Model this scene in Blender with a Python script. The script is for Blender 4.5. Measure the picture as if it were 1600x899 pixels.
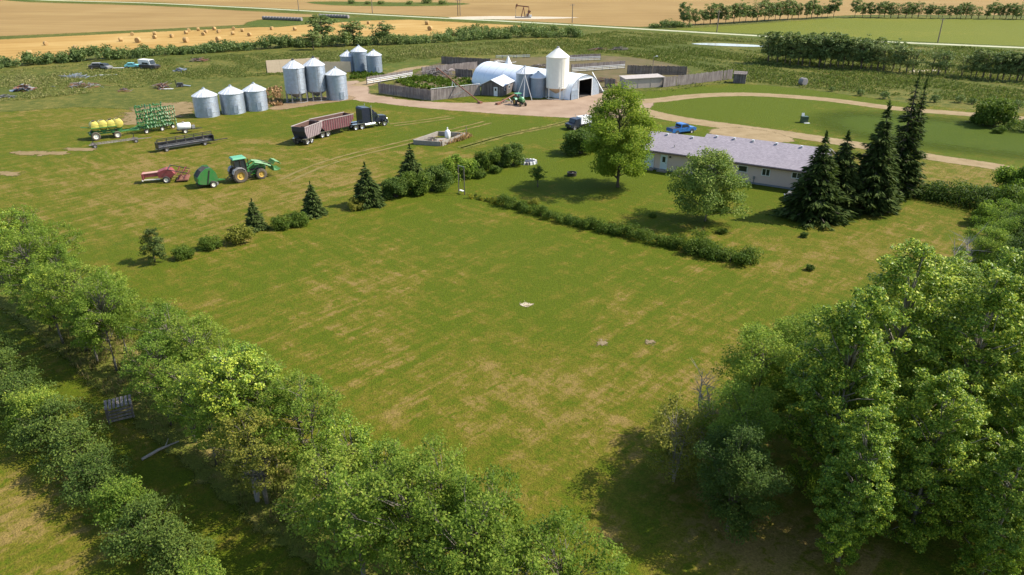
import bpy, math, random
import numpy as np
from mathutils import Vector, Matrix
from mathutils.geometry import tessellate_polygon
R = math.radians
sc = bpy.context.scene
for o in list(bpy.data.objects): bpy.data.objects.remove(o)
C = sc.collection
# ---------------------------------------------------------------- camera, sky, sun, exposure
CAM_H, FPX, PITCH = 30.0, 1142.0, math.atan(529.5/1142.0)
cam = bpy.data.cameras.new('camera'); cam_o = bpy.data.objects.new('camera', cam); C.objects.link(cam_o)
cam_o.location = (0, 0, CAM_H); cam_o.rotation_euler = (math.pi/2-PITCH, 0, 0)
cam.sensor_width = 36.0; cam.lens = 36.0*FPX/1600.0; cam.clip_start = 0.1; cam.clip_end = 9000
sc.camera = cam_o
SUN_EL, SUN_AZ = R(46), R(84)           # azimuth clockwise from +Y
w = bpy.data.worlds.new('World'); sc.world = w; w.use_nodes = True
nt = w.node_tree; bg = nt.nodes['Background']
sky = nt.nodes.new('ShaderNodeTexSky'); sky.sky_type = 'NISHITA'; sky.sun_disc = False
sky.sun_elevation = SUN_EL; sky.sun_rotation = SUN_AZ
nt.links.new(sky.outputs[0], bg.inputs[0]); bg.inputs[1].default_value = 0.14
sl = bpy.data.lights.new('sun', 'SUN'); sl.energy = 4.8; sl.angle = R(0.5); sl.color = (1.0, 0.93, 0.82)
so = bpy.data.objects.new('sun', sl); C.objects.link(so)
sd = Vector((math.cos(SUN_EL)*math.sin(SUN_AZ), math.cos(SUN_EL)*math.cos(SUN_AZ), math.sin(SUN_EL)))
so.rotation_euler = sd.to_track_quat('Z', 'Y').to_euler(); so.location = (60, 20, 90)
vs = sc.view_settings; vs.view_transform = 'Standard'; vs.look = 'None'; vs.gamma = 1.0; vs.use_curve_mapping = False
vs.exposure = 0.75

# ---------------------------------------------------------------- helpers
_c, _s = math.cos(PITCH), math.sin(PITCH)
def G(x, y, z=0.0):                       # photograph coordinate (1600x899) -> point of the place at height z
    u = (x-800)/FPX; v = (y-449.5)/FPX; t = (z-CAM_H)/(-_s-v*_c)
    return Vector((u*t, (_c-v*_s)*t, z))
def PX(p):
    dz = p[2]-CAM_H; dep = p[1]*_c-dz*_s; upv = p[1]*_s+dz*_c
    return 800+FPX*p[0]/dep, 449.5-FPX*upv/dep
_u = 'first second third fourth fifth sixth seventh eighth ninth tenth eleventh twelfth thirteenth fourteenth fifteenth sixteenth seventeenth eighteenth nineteenth'.split()
def ordn(i):                              # 0 -> first
    i += 1
    if i < 20: return _u[i-1]
    t, r_ = divmod(i, 10); w_ = ['', '', 'twent', 'thirt', 'fort'][t]
    return w_+'ieth' if r_ == 0 else w_+'y-'+_u[r_-1]
def head(a, b): return math.atan2(b[1]-a[1], b[0]-a[0])

def tree_of(name):
    m = bpy.data.materials.new(name); m.use_nodes = True; n = m.node_tree
    return m, n, n.nodes['Principled BSDF']
def N(n, t, **kw):
    d = n.nodes.new(t)
    for k, v in kw.items():
        if k in d.inputs: d.inputs[k].default_value = v
        else: setattr(d, k, v)
    return d
def ramp(n, fac, stops):
    r = n.nodes.new('ShaderNodeValToRGB'); e = r.color_ramp.elements
    while len(e) < len(stops): e.new(0.5)
    for i, (p, c) in enumerate(stops): e[i].position = p; e[i].color = tuple(c)+(1,)
    n.links.new(fac, r.inputs[0]); return r.outputs[0]
def mixc(n, fac, a, b, mode='MIX'):
    d = n.nodes.new('ShaderNodeMix'); d.data_type = 'RGBA'; d.blend_type = mode
    for s_, v in ((0, fac), (6, a), (7, b)):
        if isinstance(v, (int, float)): d.inputs[s_].default_value = v
        elif isinstance(v, (tuple, list)): d.inputs[s_].default_value = tuple(v)+(1,)
        else: n.links.new(v, d.inputs[s_])
    return d.outputs[2]
def math_(n, op, a, b=0.0, c=0.0):
    d = n.nodes.new('ShaderNodeMath'); d.operation = op
    for i, v in enumerate((a, b, c)):
        if isinstance(v, (int, float)): d.inputs[i].default_value = v
        else: n.links.new(v, d.inputs[i])
    return d.outputs[0]
def pos(n, scale=(1, 1, 1), rz=0.0, obj=False):
    tc = n.nodes.new('ShaderNodeTexCoord') if obj else n.nodes.new('ShaderNodeNewGeometry')
    src = tc.outputs['Object' if obj else 'Position']
    if rz:
        vr = n.nodes.new('ShaderNodeVectorRotate'); vr.rotation_type = 'Z_AXIS'; vr.inputs['Angle'].default_value = rz; n.links.new(src, vr.inputs['Vector']); src = vr.outputs[0]
    mp = n.nodes.new('ShaderNodeMapping'); mp.inputs['Scale'].default_value = scale
    n.links.new(src, mp.inputs[0]); return mp.outputs[0]
def noise(n, vec, scale, detail=4, rough=0.55, dist=0.0):
    d = N(n, 'ShaderNodeTexNoise', Scale=scale, Detail=detail, Roughness=rough, Distortion=dist)
    n.links.new(vec, d.inputs['Vector']); return d.outputs[0]
MAT = {}
def paint(name, col, rough=0.5, metal=0.0, dirt=0.35, dirtcol=(0.16, 0.12, 0.08), bump=0.0, bscale=20, spec=0.5):
    if name in MAT: return MAT[name]
    m, n, b = tree_of(name)
    v = pos(n, obj=True)
    f = noise(n, v, 1.7, 6, 0.65)
    f2 = noise(n, v, 14, 3, 0.6)
    f = math_(n, 'MULTIPLY', math_(n, 'SMOOTHSTEP' if False else 'MULTIPLY_ADD', f, 2.2, -0.75), f2)
    f = math_(n, 'MULTIPLY', f, dirt*2.0); 
    cl = n.nodes.new('ShaderNodeClamp'); n.links.new(f, cl.inputs[0])
    n.links.new(mixc(n, cl.outputs[0], col, dirtcol), b.inputs['Base Color'])
    b.inputs['Roughness'].default_value = rough; b.inputs['Metallic'].default_value = metal
    b.inputs['Specular IOR Level'].default_value = spec
    if bump:
        bp = N(n, 'ShaderNodeBump', Strength=bump, Distance=0.05)
        n.links.new(noise(n, v, bscale, 4), bp.inputs['Height']); n.links.new(bp.outputs[0], b.inputs['Normal'])
    MAT[name] = m; return m
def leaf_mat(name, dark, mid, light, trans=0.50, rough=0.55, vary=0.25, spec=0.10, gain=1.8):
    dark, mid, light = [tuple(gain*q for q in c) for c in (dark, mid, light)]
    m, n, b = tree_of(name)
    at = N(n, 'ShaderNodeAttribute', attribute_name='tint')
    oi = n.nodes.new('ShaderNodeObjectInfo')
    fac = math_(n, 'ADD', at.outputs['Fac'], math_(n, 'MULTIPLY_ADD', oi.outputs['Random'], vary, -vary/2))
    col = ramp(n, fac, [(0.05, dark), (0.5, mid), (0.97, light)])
    n.links.new(col, b.inputs['Base Color']); b.inputs['Roughness'].default_value = rough
    b.inputs['Specular IOR Level'].default_value = spec
    tr = n.nodes.new('ShaderNodeBsdfTranslucent'); n.links.new(mixc(n, 0.4, col, (0.21, 0.33, 0.02), 'MIX'), tr.inputs[0])
    mx = n.nodes.new('ShaderNodeMixShader'); mx.inputs[0].default_value = trans
    n.links.new(b.outputs[0], mx.inputs[1]); n.links.new(tr.outputs[0], mx.inputs[2])
    n.links.new(mx.outputs[0], n.nodes['Material Output'].inputs[0]); return m

def edge_fade(m, n, b, nscale=0.9, amount=0.55, lo=0.38, hi=0.62):
    """sheets thin out at their borders in a ragged line (attribute edge 0..1)"""
    at = N(n, 'ShaderNodeAttribute', attribute_name='edge')
    nz = noise(n, pos(n), nscale, 5, 0.65)
    f = math_(n, 'ADD', at.outputs['Fac'], math_(n, 'MULTIPLY_ADD', nz, amount*2, -amount))
    mr = N(n, 'ShaderNodeMapRange', interpolation_type='SMOOTHSTEP'); n.links.new(f, mr.inputs[0])
    mr.inputs[1].default_value = lo; mr.inputs[2].default_value = hi
    tr = n.nodes.new('ShaderNodeBsdfTransparent'); mx = n.nodes.new('ShaderNodeMixShader')
    n.links.new(mr.outputs[0], mx.inputs[0]); n.links.new(tr.outputs[0], mx.inputs[1]); n.links.new(b.outputs[0], mx.inputs[2])
    n.links.new(mx.outputs[0], n.nodes['Material Output'].inputs[0])

DIR1 = math.atan2(0.74, 0.67)             # the yard's two mowing directions
def grass_mat(name, green, mid, dry, dryness=0.5, stripes=0.5, big=0.035, fade=False, fine=1.0, rough=0.95, blobs=()):
    m, n, b = tree_of(name)
    p = pos(n)
    a = noise(n, p, big, 5, 0.6, 0.6)
    s1 = noise(n, pos(n, (0.16, 1.2, 1), -DIR1), 0.85, 4, 0.7)
    s2 = noise(n, pos(n, (1.0, 0.18, 1), -DIR1+.04), 0.85, 4, 0.7)
    f0 = noise(n, p, 0.45, 4, 0.65); f1 = noise(n, p, 2.6*fine, 3, 0.7)
    t = math_(n, 'MULTIPLY_ADD', a, 1.5, dryness-1.25)
    mk1 = math_(n, 'MULTIPLY_ADD', noise(n, pos(n, (1, 1, 1), 0.7), 0.055, 3, 0.5), 3.0, -0.7); mk2 = math_(n, 'MULTIPLY_ADD', noise(n, pos(n, (1, 1, 1), 2.1), 0.05, 3, 0.5), 3.0, -0.8)
    t = math_(n, 'ADD', t, math_(n, 'MULTIPLY', math_(n, 'MULTIPLY_ADD', s1, stripes*1.15, -stripes*0.575), mk1))
    t = math_(n, 'ADD', t, math_(n, 'MULTIPLY', math_(n, 'MULTIPLY_ADD', s2, stripes*1.05, -stripes*0.525), mk2))
    cl_ = noise(n, p, 0.8*fine, 2, 0.5, 1.5); cm = N(n, 'ShaderNodeMapRange', interpolation_type='SMOOTHSTEP'); n.links.new(cl_, cm.inputs[0])
    cm.inputs[1].default_value = 0.58; cm.inputs[2].default_value = 0.70; cm.inputs[3].default_value = 0.0; cm.inputs[4].default_value = -0.38
    t = math_(n, 'ADD', t, cm.outputs[0])
    t = math_(n, 'ADD', t, math_(n, 'MULTIPLY_ADD', f0, 1.5, -0.75))
    t = math_(n, 'ADD', t, math_(n, 'MULTIPLY_ADD', f1, 0.9, -0.45))
    t = math_(n, 'ADD', t, 0.5)
    if blobs:
        wn = N(n, 'ShaderNodeTexNoise', Scale=0.09, Detail=5.0, Roughness=0.65); n.links.new(p, wn.inputs['Vector'])
        wv = N(n, 'ShaderNodeVectorMath', operation='MULTIPLY_ADD'); n.links.new(wn.outputs['Color'], wv.inputs[0]); wv.inputs[1].default_value = (22, 22, 0); wv.inputs[2].default_value = (-11, -11, 0)
        pw = N(n, 'ShaderNodeVectorMath', operation='ADD'); n.links.new(p, pw.inputs[0]); n.links.new(wv.outputs[0], pw.inputs[1])
        for bx, by, rx, ry, am in blobs:
            c = G(bx, by); d1 = N(n, 'ShaderNodeVectorMath', operation='SUBTRACT'); n.links.new(pw.outputs[0], d1.inputs[0]); d1.inputs[1].default_value = (c.x, c.y, 0)
            d2 = N(n, 'ShaderNodeVectorMath', operation='MULTIPLY'); n.links.new(d1.outputs[0], d2.inputs[0]); d2.inputs[1].default_value = (1/rx, 1/ry, 0)
            d3 = N(n, 'ShaderNodeVectorMath', operation='LENGTH'); n.links.new(d2.outputs[0], d3.inputs[0])
            mr = N(n, 'ShaderNodeMapRange', interpolation_type='SMOOTHSTEP'); n.links.new(d3.outputs['Value'], mr.inputs[0])
            mr.inputs[1].default_value = 1.25; mr.inputs[2].default_value = 0.15; mr.inputs[3].default_value = 0.0; mr.inputs[4].default_value = am
            t = math_(n, 'ADD', t, mr.outputs[0])
    col = ramp(n, t, [(0.12, green), (0.5, mid), (0.9, dry)])
    g = noise(n, p, 9.0*fine, 2, 0.7)
    col = mixc(n, 1.0, col, ramp(n, g, [(0.25, (0.62,)*3), (0.75, (1.25, 1.25, 1.2))]), 'MULTIPLY')
    n.links.new(col, b.inputs['Base Color']); b.inputs['Roughness'].default_value = rough
    b.inputs['Specular IOR Level'].default_value = 0.12
    bp = N(n, 'ShaderNodeBump', Strength=0.8, Distance=0.12)
    n.links.new(math_(n, 'ADD', f1, g), bp.inputs['Height']); n.links.new(bp.outputs[0], b.inputs['Normal'])
    if fade: edge_fade(m, n, b, *(fade if isinstance(fade, tuple) else ()))
    return m
def soil_mat(name, c1, c2, c3, sc_=0.35, fade=True, streak=None, nscale=0.9, amount=0.5):
    m, n, b = tree_of(name); p = pos(n)
    a = noise(n, p, sc_, 6, 0.62); g = noise(n, p, 5.0, 4, 0.7)
    t = math_(n, 'ADD', math_(n, 'MULTIPLY', a, 0.65), math_(n, 'MULTIPLY', g, 0.35))
    if streak is not None:
        s_ = noise(n, pos(n, (0.02, 0.9, 1), streak), 0.45, 3, 0.6)
        t = math_(n, 'ADD', t, math_(n, 'MULTIPLY_ADD', s_, 0.7, -0.35))
    n.links.new(ramp(n, t, [(0.3, c1), (0.5, c2), (0.72, c3)]), b.inputs['Base Color'])
    b.inputs['Roughness'].default_value = 0.95; b.inputs['Specular IOR Level'].default_value = 0.1
    bp = N(n, 'ShaderNodeBump', Strength=0.5, Distance=0.06); n.links.new(g, bp.inputs['Height']); n.links.new(bp.outputs[0], b.inputs['Normal'])
    if fade: edge_fade(m, n, b, nscale, amount)
    return m

def board_mat(name, c1, c2, c3):
    m, n, b = tree_of(name); v = pos(n, (5.2, 5.2, 0.25), obj=True)
    f = noise(n, v, 1.0, 3, 0.6); g_ = noise(n, pos(n, (30, 30, 1.5), obj=True), 1.0, 3, 0.7); h_ = noise(n, pos(n, obj=True), 0.5, 3, 0.5)
    t = math_(n, 'ADD', math_(n, 'ADD', math_(n, 'MULTIPLY_ADD', f, 1.7, -0.6), math_(n, 'MULTIPLY_ADD', g_, 0.5, -0.25)), math_(n, 'MULTIPLY_ADD', h_, 0.8, -0.4))
    n.links.new(ramp(n, t, [(0.05, c1), (0.45, c2), (0.9, c3)]), b.inputs['Base Color']); b.inputs['Roughness'].default_value = 0.9; b.inputs['Specular IOR Level'].default_value = 0.15
    bp = N(n, 'ShaderNodeBump', Strength=0.5, Distance=0.03); n.links.new(g_, bp.inputs['Height']); n.links.new(bp.outputs[0], b.inputs['Normal']); return m
# ---- mesh collecting
class MB:
    def __init__(s): s.v = []; s.f = []
    def add(s, vs, fs):
        k = len(s.v); s.v += [tuple(v) for v in vs]; s.f += [tuple(i+k for i in f) for f in fs]; return s
    def box(s, c, d, rz=0.0, ry=0.0, rx=0.0, top=(1, 1)):
        M = Matrix.Translation(c) @ Matrix.Rotation(rz, 4, 'Z') @ Matrix.Rotation(ry, 4, 'Y') @ Matrix.Rotation(rx, 4, 'X')
        vs = [M @ Vector((x*d[0]/2*(top[0] if z > 0 else 1), y*d[1]/2*(top[1] if z > 0 else 1), z*d[2]/2)) for z in (-1, 1) for x, y in ((-1, -1), (1, -1), (1, 1), (-1, 1))]
        return s.add(vs, [(3, 2, 1, 0), (4, 5, 6, 7), (0, 1, 5, 4), (1, 2, 6, 5), (2, 3, 7, 6), (3, 0, 4, 7)])
    def bar(s, a, b, t=0.06, t2=None):
        a, b = Vector(a), Vector(b); d = b-a
        q = d.to_track_quat('X', 'Z').to_matrix().to_4x4(); M = Matrix.Translation((a+b)/2) @ q; h = t2 or t
        vs = [M @ Vector((x*d.length/2, y*t/2, z*h/2)) for z in (-1, 1) for x, y in ((-1, -1), (1, -1), (1, 1), (-1, 1))]
        return s.add(vs, [(3, 2, 1, 0), (4, 5, 6, 7), (0, 1, 5, 4), (1, 2, 6, 5), (2, 3, 7, 6), (3, 0, 4, 7)])
    def cyl(s, a, b, r, r2=None, n=10, cap=True):
        a, b = Vector(a), Vector(b); r2 = r if r2 is None else r2
        q = (b-a).to_track_quat('Z', 'Y').to_matrix(); vs = []
        for p, rr in ((a, r), (b, r2)):
            vs += [p + q @ Vector((rr*math.cos(6.28319*i/n), rr*math.sin(6.28319*i/n), 0)) for i in range(n)]
        fs = [(i, (i+1) % n, n+(i+1) % n, n+i) for i in range(n)]
        if cap: fs += [tuple(range(n-1, -1, -1)), tuple(range(n, 2*n))]
        return s.add(vs, fs)
    def tube(s, pts, r, n=6):
        rs = r if isinstance(r, (list, tuple)) else [r]*len(pts)
        pts = [Vector(p) for p in pts]; vs = []
        for i, p in enumerate(pts):
            d = pts[min(i+1, len(pts)-1)]-pts[max(i-1, 0)]
            q = d.to_track_quat('Z', 'Y').to_matrix()
            vs += [p + q @ Vector((rs[i]*math.cos(6.28319*k/n), rs[i]*math.sin(6.28319*k/n), 0)) for k in range(n)]
        fs = [(i*n+k, i*n+(k+1) % n, (i+1)*n+(k+1) % n, (i+1)*n+k) for i in range(len(pts)-1) for k in range(n)]
        fs += [tuple(range(n-1, -1, -1)), tuple(range((len(pts)-1)*n, len(pts)*n))]
        return s.add(vs, fs)
    def prism(s, poly, y0, y1, ends=True):          # outline in x,z pushed along y
        k = len(poly); vs = [(x, y0, z) for x, z in poly]+[(x, y1, z) for x, z in poly]
        fs = [(i, (i+1) % k, k+(i+1) % k, k+i) for i in range(k)]
        if ends: fs += [tuple(range(k-1, -1, -1)), tuple(range(k, 2*k))]
        return s.add(vs, fs)
    def prismx(s, poly, x0, x1):                    # outline in y,z pushed along x
        k = len(poly); vs = [(x0, y, z) for y, z in poly]+[(x1, y, z) for y, z in poly]
        return s.add(vs, [(i, (i+1) % k, k+(i+1) % k, k+i) for i in range(k)]+[tuple(range(k-1, -1, -1)), tuple(range(k, 2*k))])
    def lathe(s, prof, n=24, c=(0, 0, 0), axis='z', cap=True):
        vs = []
        for r, h in prof:
            for i in range(n):
                a = 6.28319*i/n; x, y = r*math.cos(a), r*math.sin(a)
                vs.append((c[0]+x, c[1]+y, c[2]+h) if axis == 'z' else ((c[0]+x, c[1]+h, c[2]+y) if axis == 'y' else (c[0]+h, c[1]+x, c[2]+y)))
        fs = [(j*n+i, j*n+(i+1) % n, (j+1)*n+(i+1) % n, (j+1)*n+i) for j in range(len(prof)-1) for i in range(n)]
        if cap: fs += [tuple(range(n-1, -1, -1)), tuple(range((len(prof)-1)*n, len(prof)*n))]
        return s.add(vs, fs)
    def build(s, name, mat, parent=None, smooth=False, loc=None, kind=None, label=None):
        me = bpy.data.meshes.new(name); me.from_pydata([tuple(v) for v in s.v], [], s.f)
        bm_fix(me)
        if smooth:
            me.polygons.foreach_set('use_smooth', [True]*len(me.polygons))
            me.set_sharp_from_angle(angle=R(40))
        me.materials.append(mat); o = bpy.data.objects.new(name, me); C.objects.link(o)
        if parent: o.parent = parent
        if loc is not None: o.location = loc
        if kind: o['kind'] = kind
        if label: o['label'] = label
        return o
import bmesh
def bm_fix(me):
    bm = bmesh.new(); bm.from_mesh(me); bmesh.ops.recalc_face_normals(bm, faces=bm.faces); bm.to_mesh(me); bm.free()
def tag(o, label, cat, group=None, kind=None):
    o['label'] = label; o['category'] = cat
    if group: o['group'] = group
    if kind: o['kind'] = kind
    return o
def thing(name, label, cat, loc=(0, 0, 0), rz=0.0, group=None, scale=None):
    o = bpy.data.objects.new(name, None); C.objects.link(o); o.empty_display_size = 0.3
    o.location = loc; o.rotation_euler = (0, 0, rz)
    if scale: o.scale = scale if isinstance(scale, (tuple, list)) else (scale,)*3
    return tag(o, label, cat, group)
def child(name, mesh, parent, loc=None, rot=None):
    o = bpy.data.objects.new(name, mesh); C.objects.link(o); o.parent = parent
    if loc is not None: o.location = loc
    if rot is not None: o.rotation_euler = rot
    return o
def dup(root, loc, rz, label=None, scale=None):
    r = root.copy(); C.objects.link(r); r.location = loc; r.rotation_euler = (0, 0, rz)
    if label: r['label'] = label
    if scale: r.scale = (scale,)*3
    for ch in list(root.children):
        c_ = ch.copy(); C.objects.link(c_); c_.parent = r
        for g in ch.children:
            d = g.copy(); C.objects.link(d); d.parent = c_
    return r
def np_mesh(name, V, F, mat, tint=None):
    me = bpy.data.meshes.new(name); V = np.asarray(V, np.float32); F = np.asarray(F, np.int32); k = F.shape[1]
    me.vertices.add(len(V)); me.vertices.foreach_set('co', V.ravel())
    me.loops.add(F.size); me.loops.foreach_set('vertex_index', F.ravel())
    me.polygons.add(len(F)); me.polygons.foreach_set('loop_start', np.arange(0, F.size, k, dtype=np.int32))
    me.update(calc_edges=True)
    if tint is not None:
        a = me.attributes.new('tint', 'FLOAT', 'POINT'); a.data.foreach_set('value', np.asarray(tint, np.float32))
    me.materials.append(mat); return me

# ---- ground sheets
def smooth_closed(pts, step=2.0):
    out = []; k = len(pts)
    for i in range(k):
        p0, p1, p2, p3 = pts[i-1], pts[i], pts[(i+1) % k], pts[(i+2) % k]
        n_ = max(2, min(40, int((p2-p1).length/step)))
        for j in range(n_):
            t = j/n_; out.append(0.5*((2*p1)+(p2-p0)*t+(2*p0-5*p1+4*p2-p3)*t*t+(3*p1-p0-3*p2+p3)*t**3))
    return out
def smooth_open(pts, step=2.0):
    pts = [pts[0]*2-pts[1]]+list(pts)+[pts[-1]*2-pts[-2]]; out = []
    for i in range(1, len(pts)-2):
        p0, p1, p2, p3 = pts[i-1:i+3]; n_ = max(1, min(60, int((p2-p1).length/step)))
        for j in range(n_):
            t = j/n_; out.append(0.5*((2*p1)+(p2-p0)*t+(2*p0-5*p1+4*p2-p3)*t*t+(3*p1-p0-3*p2+p3)*t**3))
    return out+[pts[-2]]
def emit_sheet(name, V, F, E, mat):
    me = bpy.data.meshes.new(name); me.from_pydata([tuple(v) for v in V], [], F)
    a = me.attributes.new('edge', 'FLOAT', 'POINT'); a.data.foreach_set('value', E)
    bm = bmesh.new(); bm.from_mesh(me)
    for f_ in bm.faces:
        f_.normal_update()
        if f_.normal.z < 0: f_.normal_flip()
    bm.to_mesh(me); bm.free()
    me.materials.append(mat); o = bpy.data.objects.new(name, me); C.objects.link(o); o['kind'] = 'structure'; return o
def sheet(name, pts, mat, z, feather=1.5, step=3.0, world=False, smooth=True):
    P = [Vector((p[0], p[1], 0)) if world else G(*p) for p in pts]
    if smooth: P = smooth_closed(P, step)
    area = sum(P[i-1].x*P[i].y-P[i].x*P[i-1].y for i in range(len(P)))
    if area < 0: P = P[::-1]
    k = len(P); inn, out = [], []
    for i in range(k):
        d = (P[(i+1) % k]-P[i-1]).normalized(); nr = Vector((d.y, -d.x, 0))
        inn.append(P[i]-nr*feather); out.append(P[i]+nr*feather)
    V = [(p.x, p.y, z) for p in inn]+[(p.x, p.y, z-0.002) for p in out]
    F = [tuple(t) for t in tessellate_polygon([[Vector((p.x, p.y, 0)) for p in inn]])]
    F += [(i, (i+1) % k, k+(i+1) % k, k+i) for i in range(k)]
    return emit_sheet(name, V, F, [1.0]*k+[0.0]*k, mat)
def strip(name, pts, width, mat, z, feather=0.6, world=False):
    P = smooth_open([Vector((p[0], p[1], 0)) if world else G(*p) for p in pts], 3.0); V = []; E = []; F = []
    wd = width if isinstance(width, (list, tuple)) else [width]*2
    for i, p in enumerate(P):
        d = (P[min(i+1, len(P)-1)]-P[max(i-1, 0)]).normalized(); nr = Vector((d.y, -d.x, 0))
        w_ = wd[0]+(wd[1]-wd[0])*i/(len(P)-1)
        for off, e in ((-w_/2-feather, 0), (-w_/2+feather, 1), (w_/2-feather, 1), (w_/2+feather, 0)):
            q = p+nr*off; V.append((q.x, q.y, z)); E.append(e)
    F = [(4*i+j, 4*i+j+1, 4*i+j+5, 4*i+j+4) for i in range(len(P)-1) for j in range(3)]
    return emit_sheet(name, V, F, E, mat)
# ---------------------------------------------------------------- ground, fields, roads
M_rough = grass_mat('rough_pasture', (0.068, 0.085, 0.014), (0.132, 0.124, 0.026), (0.225, 0.165, 0.060), 0.30, 0.3, 0.03, fine=0.6)
M_lawn = grass_mat('mown_lawn', (0.074, 0.099, 0.004), (0.122, 0.112, 0.011), (0.205, 0.146, 0.044), 0.31, 1.6, 0.030, fade=True, blobs=[
    (700, 200, 32, 12, -.32), (820, 215, 24, 12, -.25), (560, 165, 25, 10, -.22), (1000, 290, 30, 18, -.25), (860, 270, 22, 14, -.3), (1150, 175, 40, 22, -.5), (1200, 143, 45, 12, -.5), (1040, 148, 16, 8, -.4),
    (700, 430, 17, 16, -.12), (880, 400, 18, 12, -.08), (800, 490, 14, 10, -.1), (640, 320, 20, 10, -.15), (200, 320, 34, 16, .12), (470, 290, 26, 16, .18), (60, 290, 22, 18, .04), (330, 225, 20, 14, .04), (520, 240, 22, 8, .10),
    (900, 640, 12, 9, .14), (700, 590, 16, 8, .06), (1080, 560, 14, 10, .16), (560, 470, 14, 10, .16), (1250, 400, 20, 12, .15), (40, 800, 8, 6, .3), (1190, 820, 8, 8, .45), (180, 180, 30, 14, .25), (800, 235, 30, 5, .12), (560, 178, 9, 5, .5), (400, 222, 8, 4, .45), (640, 236, 12, 4, .3), (1400, 160, 40, 6, -.3), (1500, 265, 30, 8, .2), (250, 255, 20, 5, .14)])
M_lush = grass_mat('lush_lawn', (0.060, 0.115, 0.008), (0.098, 0.150, 0.010), (0.175, 0.170, 0.030), -.05, 0.5, 0.05, fade=True)
M_dry = grass_mat('dry_lawn', (0.105, 0.118, 0.018), (0.195, 0.160, 0.045), (0.290, 0.205, 0.085), 0.1, 1.2, 0.06, fade=True)
M_alf = grass_mat('alfalfa_crop', (0.054, 0.082, 0.004), (0.076, 0.096, 0.006), (0.110, 0.108, 0.012), -.02, 0.9, 0.06, fade=(0.5, 0.25, 0.02, 0.98))
M_gfield = grass_mat('green_field', (0.125, 0.140, 0.016), (0.185, 0.170, 0.024), (0.240, 0.185, 0.045), .02, 0.3, 0.02, fade=True, fine=0.4)
M_ditch = grass_mat('ditch_grass', (0.062, 0.088, 0.012), (0.115, 0.118, 0.022), (0.195, 0.155, 0.05), 0.22, 0.2, 0.03, fade=True, fine=0.5)
M_grain = soil_mat('standing_grain', (0.208, 0.133, 0.048), (0.255, 0.167, 0.063), (0.301, 0.209, 0.082), 0.02, True, R(8))
M_stub = soil_mat('straw_stubble', (0.273, 0.163, 0.046), (0.345, 0.216, 0.066), (0.429, 0.298, 0.116), 0.03, True, R(-22))
M_gravel = soil_mat('gravel', (0.211, 0.146, 0.098), (0.285, 0.204, 0.141), (0.352, 0.262, 0.187), 0.22, True)
M_track = soil_mat('dirt_track', (0.183, 0.132, 0.065), (0.253, 0.188, 0.102), (0.31, 0.237, 0.136), 0.4, True)
M_road = soil_mat('far_gravel_road', (0.315, 0.312, 0.203), (0.375, 0.374, 0.247), (0.435, 0.429, 0.3), 0.2, True)
M_bare = soil_mat('bare_soil', (0.156, 0.103, 0.053), (0.212, 0.147, 0.081), (0.268, 0.193, 0.119), 0.6, True, None, 1.2, 0.6)
M_patch = soil_mat('pale_bare_patch', (0.30, 0.24, 0.15), (0.40, 0.33, 0.22), (0.48, 0.42, 0.31), 1.5, True, None, 3.5, 0.95)
M_patch2 = soil_mat('bare_patch', (0.13, 0.105, 0.045), (0.19, 0.15, 0.08), (0.28, 0.22, 0.14), 1.5, True, None, 3.5, 1.0)
M_trk = soil_mat('wheel_worn_grass', (0.13, 0.115, 0.03), (0.165, 0.135, 0.042), (0.21, 0.16, 0.06), 0.6, True, None, 0.6, 0.8)
M_worn = soil_mat('worn_soil', (0.15, 0.115, 0.045), (0.20, 0.145, 0.07), (0.26, 0.19, 0.10), 0.6, True, None, 0.7, 0.75)
M_pale = soil_mat('pale_sand', (0.36, 0.304, 0.216), (0.44, 0.376, 0.28), (0.52, 0.464, 0.368), 0.6, True, None, 1.6, 0.6)

g = MB().add([(-4000, -1500, 0), (4000, -1500, 0), (4000, 6000, 0), (-4000, 6000, 0)], [(0, 1, 2, 3)]).build('ground', M_rough); g['kind'] = 'structure'
Z = [0.0]
def nz(new=True):
    if new: Z[0] += 0.003
    return Z[0]
# far fields
far = [(-1500, 330), (-224, 500), (-148, 432), (-66, 371), (0, 343), (75, 295), (125, 262), (180, 252), (400, 225), (1500, 100), (1500, 2600), (-1500, 2600)]
sheet('grain_field', [(-1500, 700), G(50, 1)[:2], G(240, 5)[:2], G(400, 12)[:2], G(560, 20)[:2], G(800, 32)[:2], G(960, 41)[:2], G(1060, 40)[:2], G(1330, 24)[:2], G(1600, 24)[:2], (620, 378), (1500, 330), (1500, 2600), (-1500, 2600)], M_grain, nz(), 4, 40, world=True)
sheet('grain_field_left', [(-420, 8), (-60, -4), (50, 4), (230, 9), (395, 18), (520, 25), (430, 28), (400, 38), (200, 48), (0, 57), (-420, 76)], M_grain, nz(), 2.5, 25, smooth=False)
sheet('stubble_field', [(-420, 80), (0, 62), (200, 52), (400, 43), (500, 38), (560, 33), (640, 31), (770, 38), (850, 42), (815, 46), (700, 56), (600, 56), (480, 60), (400, 66), (300, 72), (180, 80), (60, 92), (0, 100), (-420, 160)], M_stub, nz(), 2.0, 20, smooth=False)
sheet('green_field', [(1045, 47), (1100, 43), (1330, 27), (1480, 28), (1760, 32), (1760, 84), (1600, 73), (1345, 61), (1200, 54)], M_gfield, nz(), 2.5, 20, smooth=False)
sheet('grass_island', [(478, 4), (520, 2.5), (620, 4), (700, 4), (735, 6.5), (690, 9.5), (600, 10), (520, 8.5)], M_ditch, nz(), 3, 15)
sheet('field_edge_grass', [(380, 40), (405, 31), (470, 29), (555, 26), (640, 28), (560, 33), (480, 38), (430, 43)], M_ditch, nz(), 3, 15)
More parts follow.
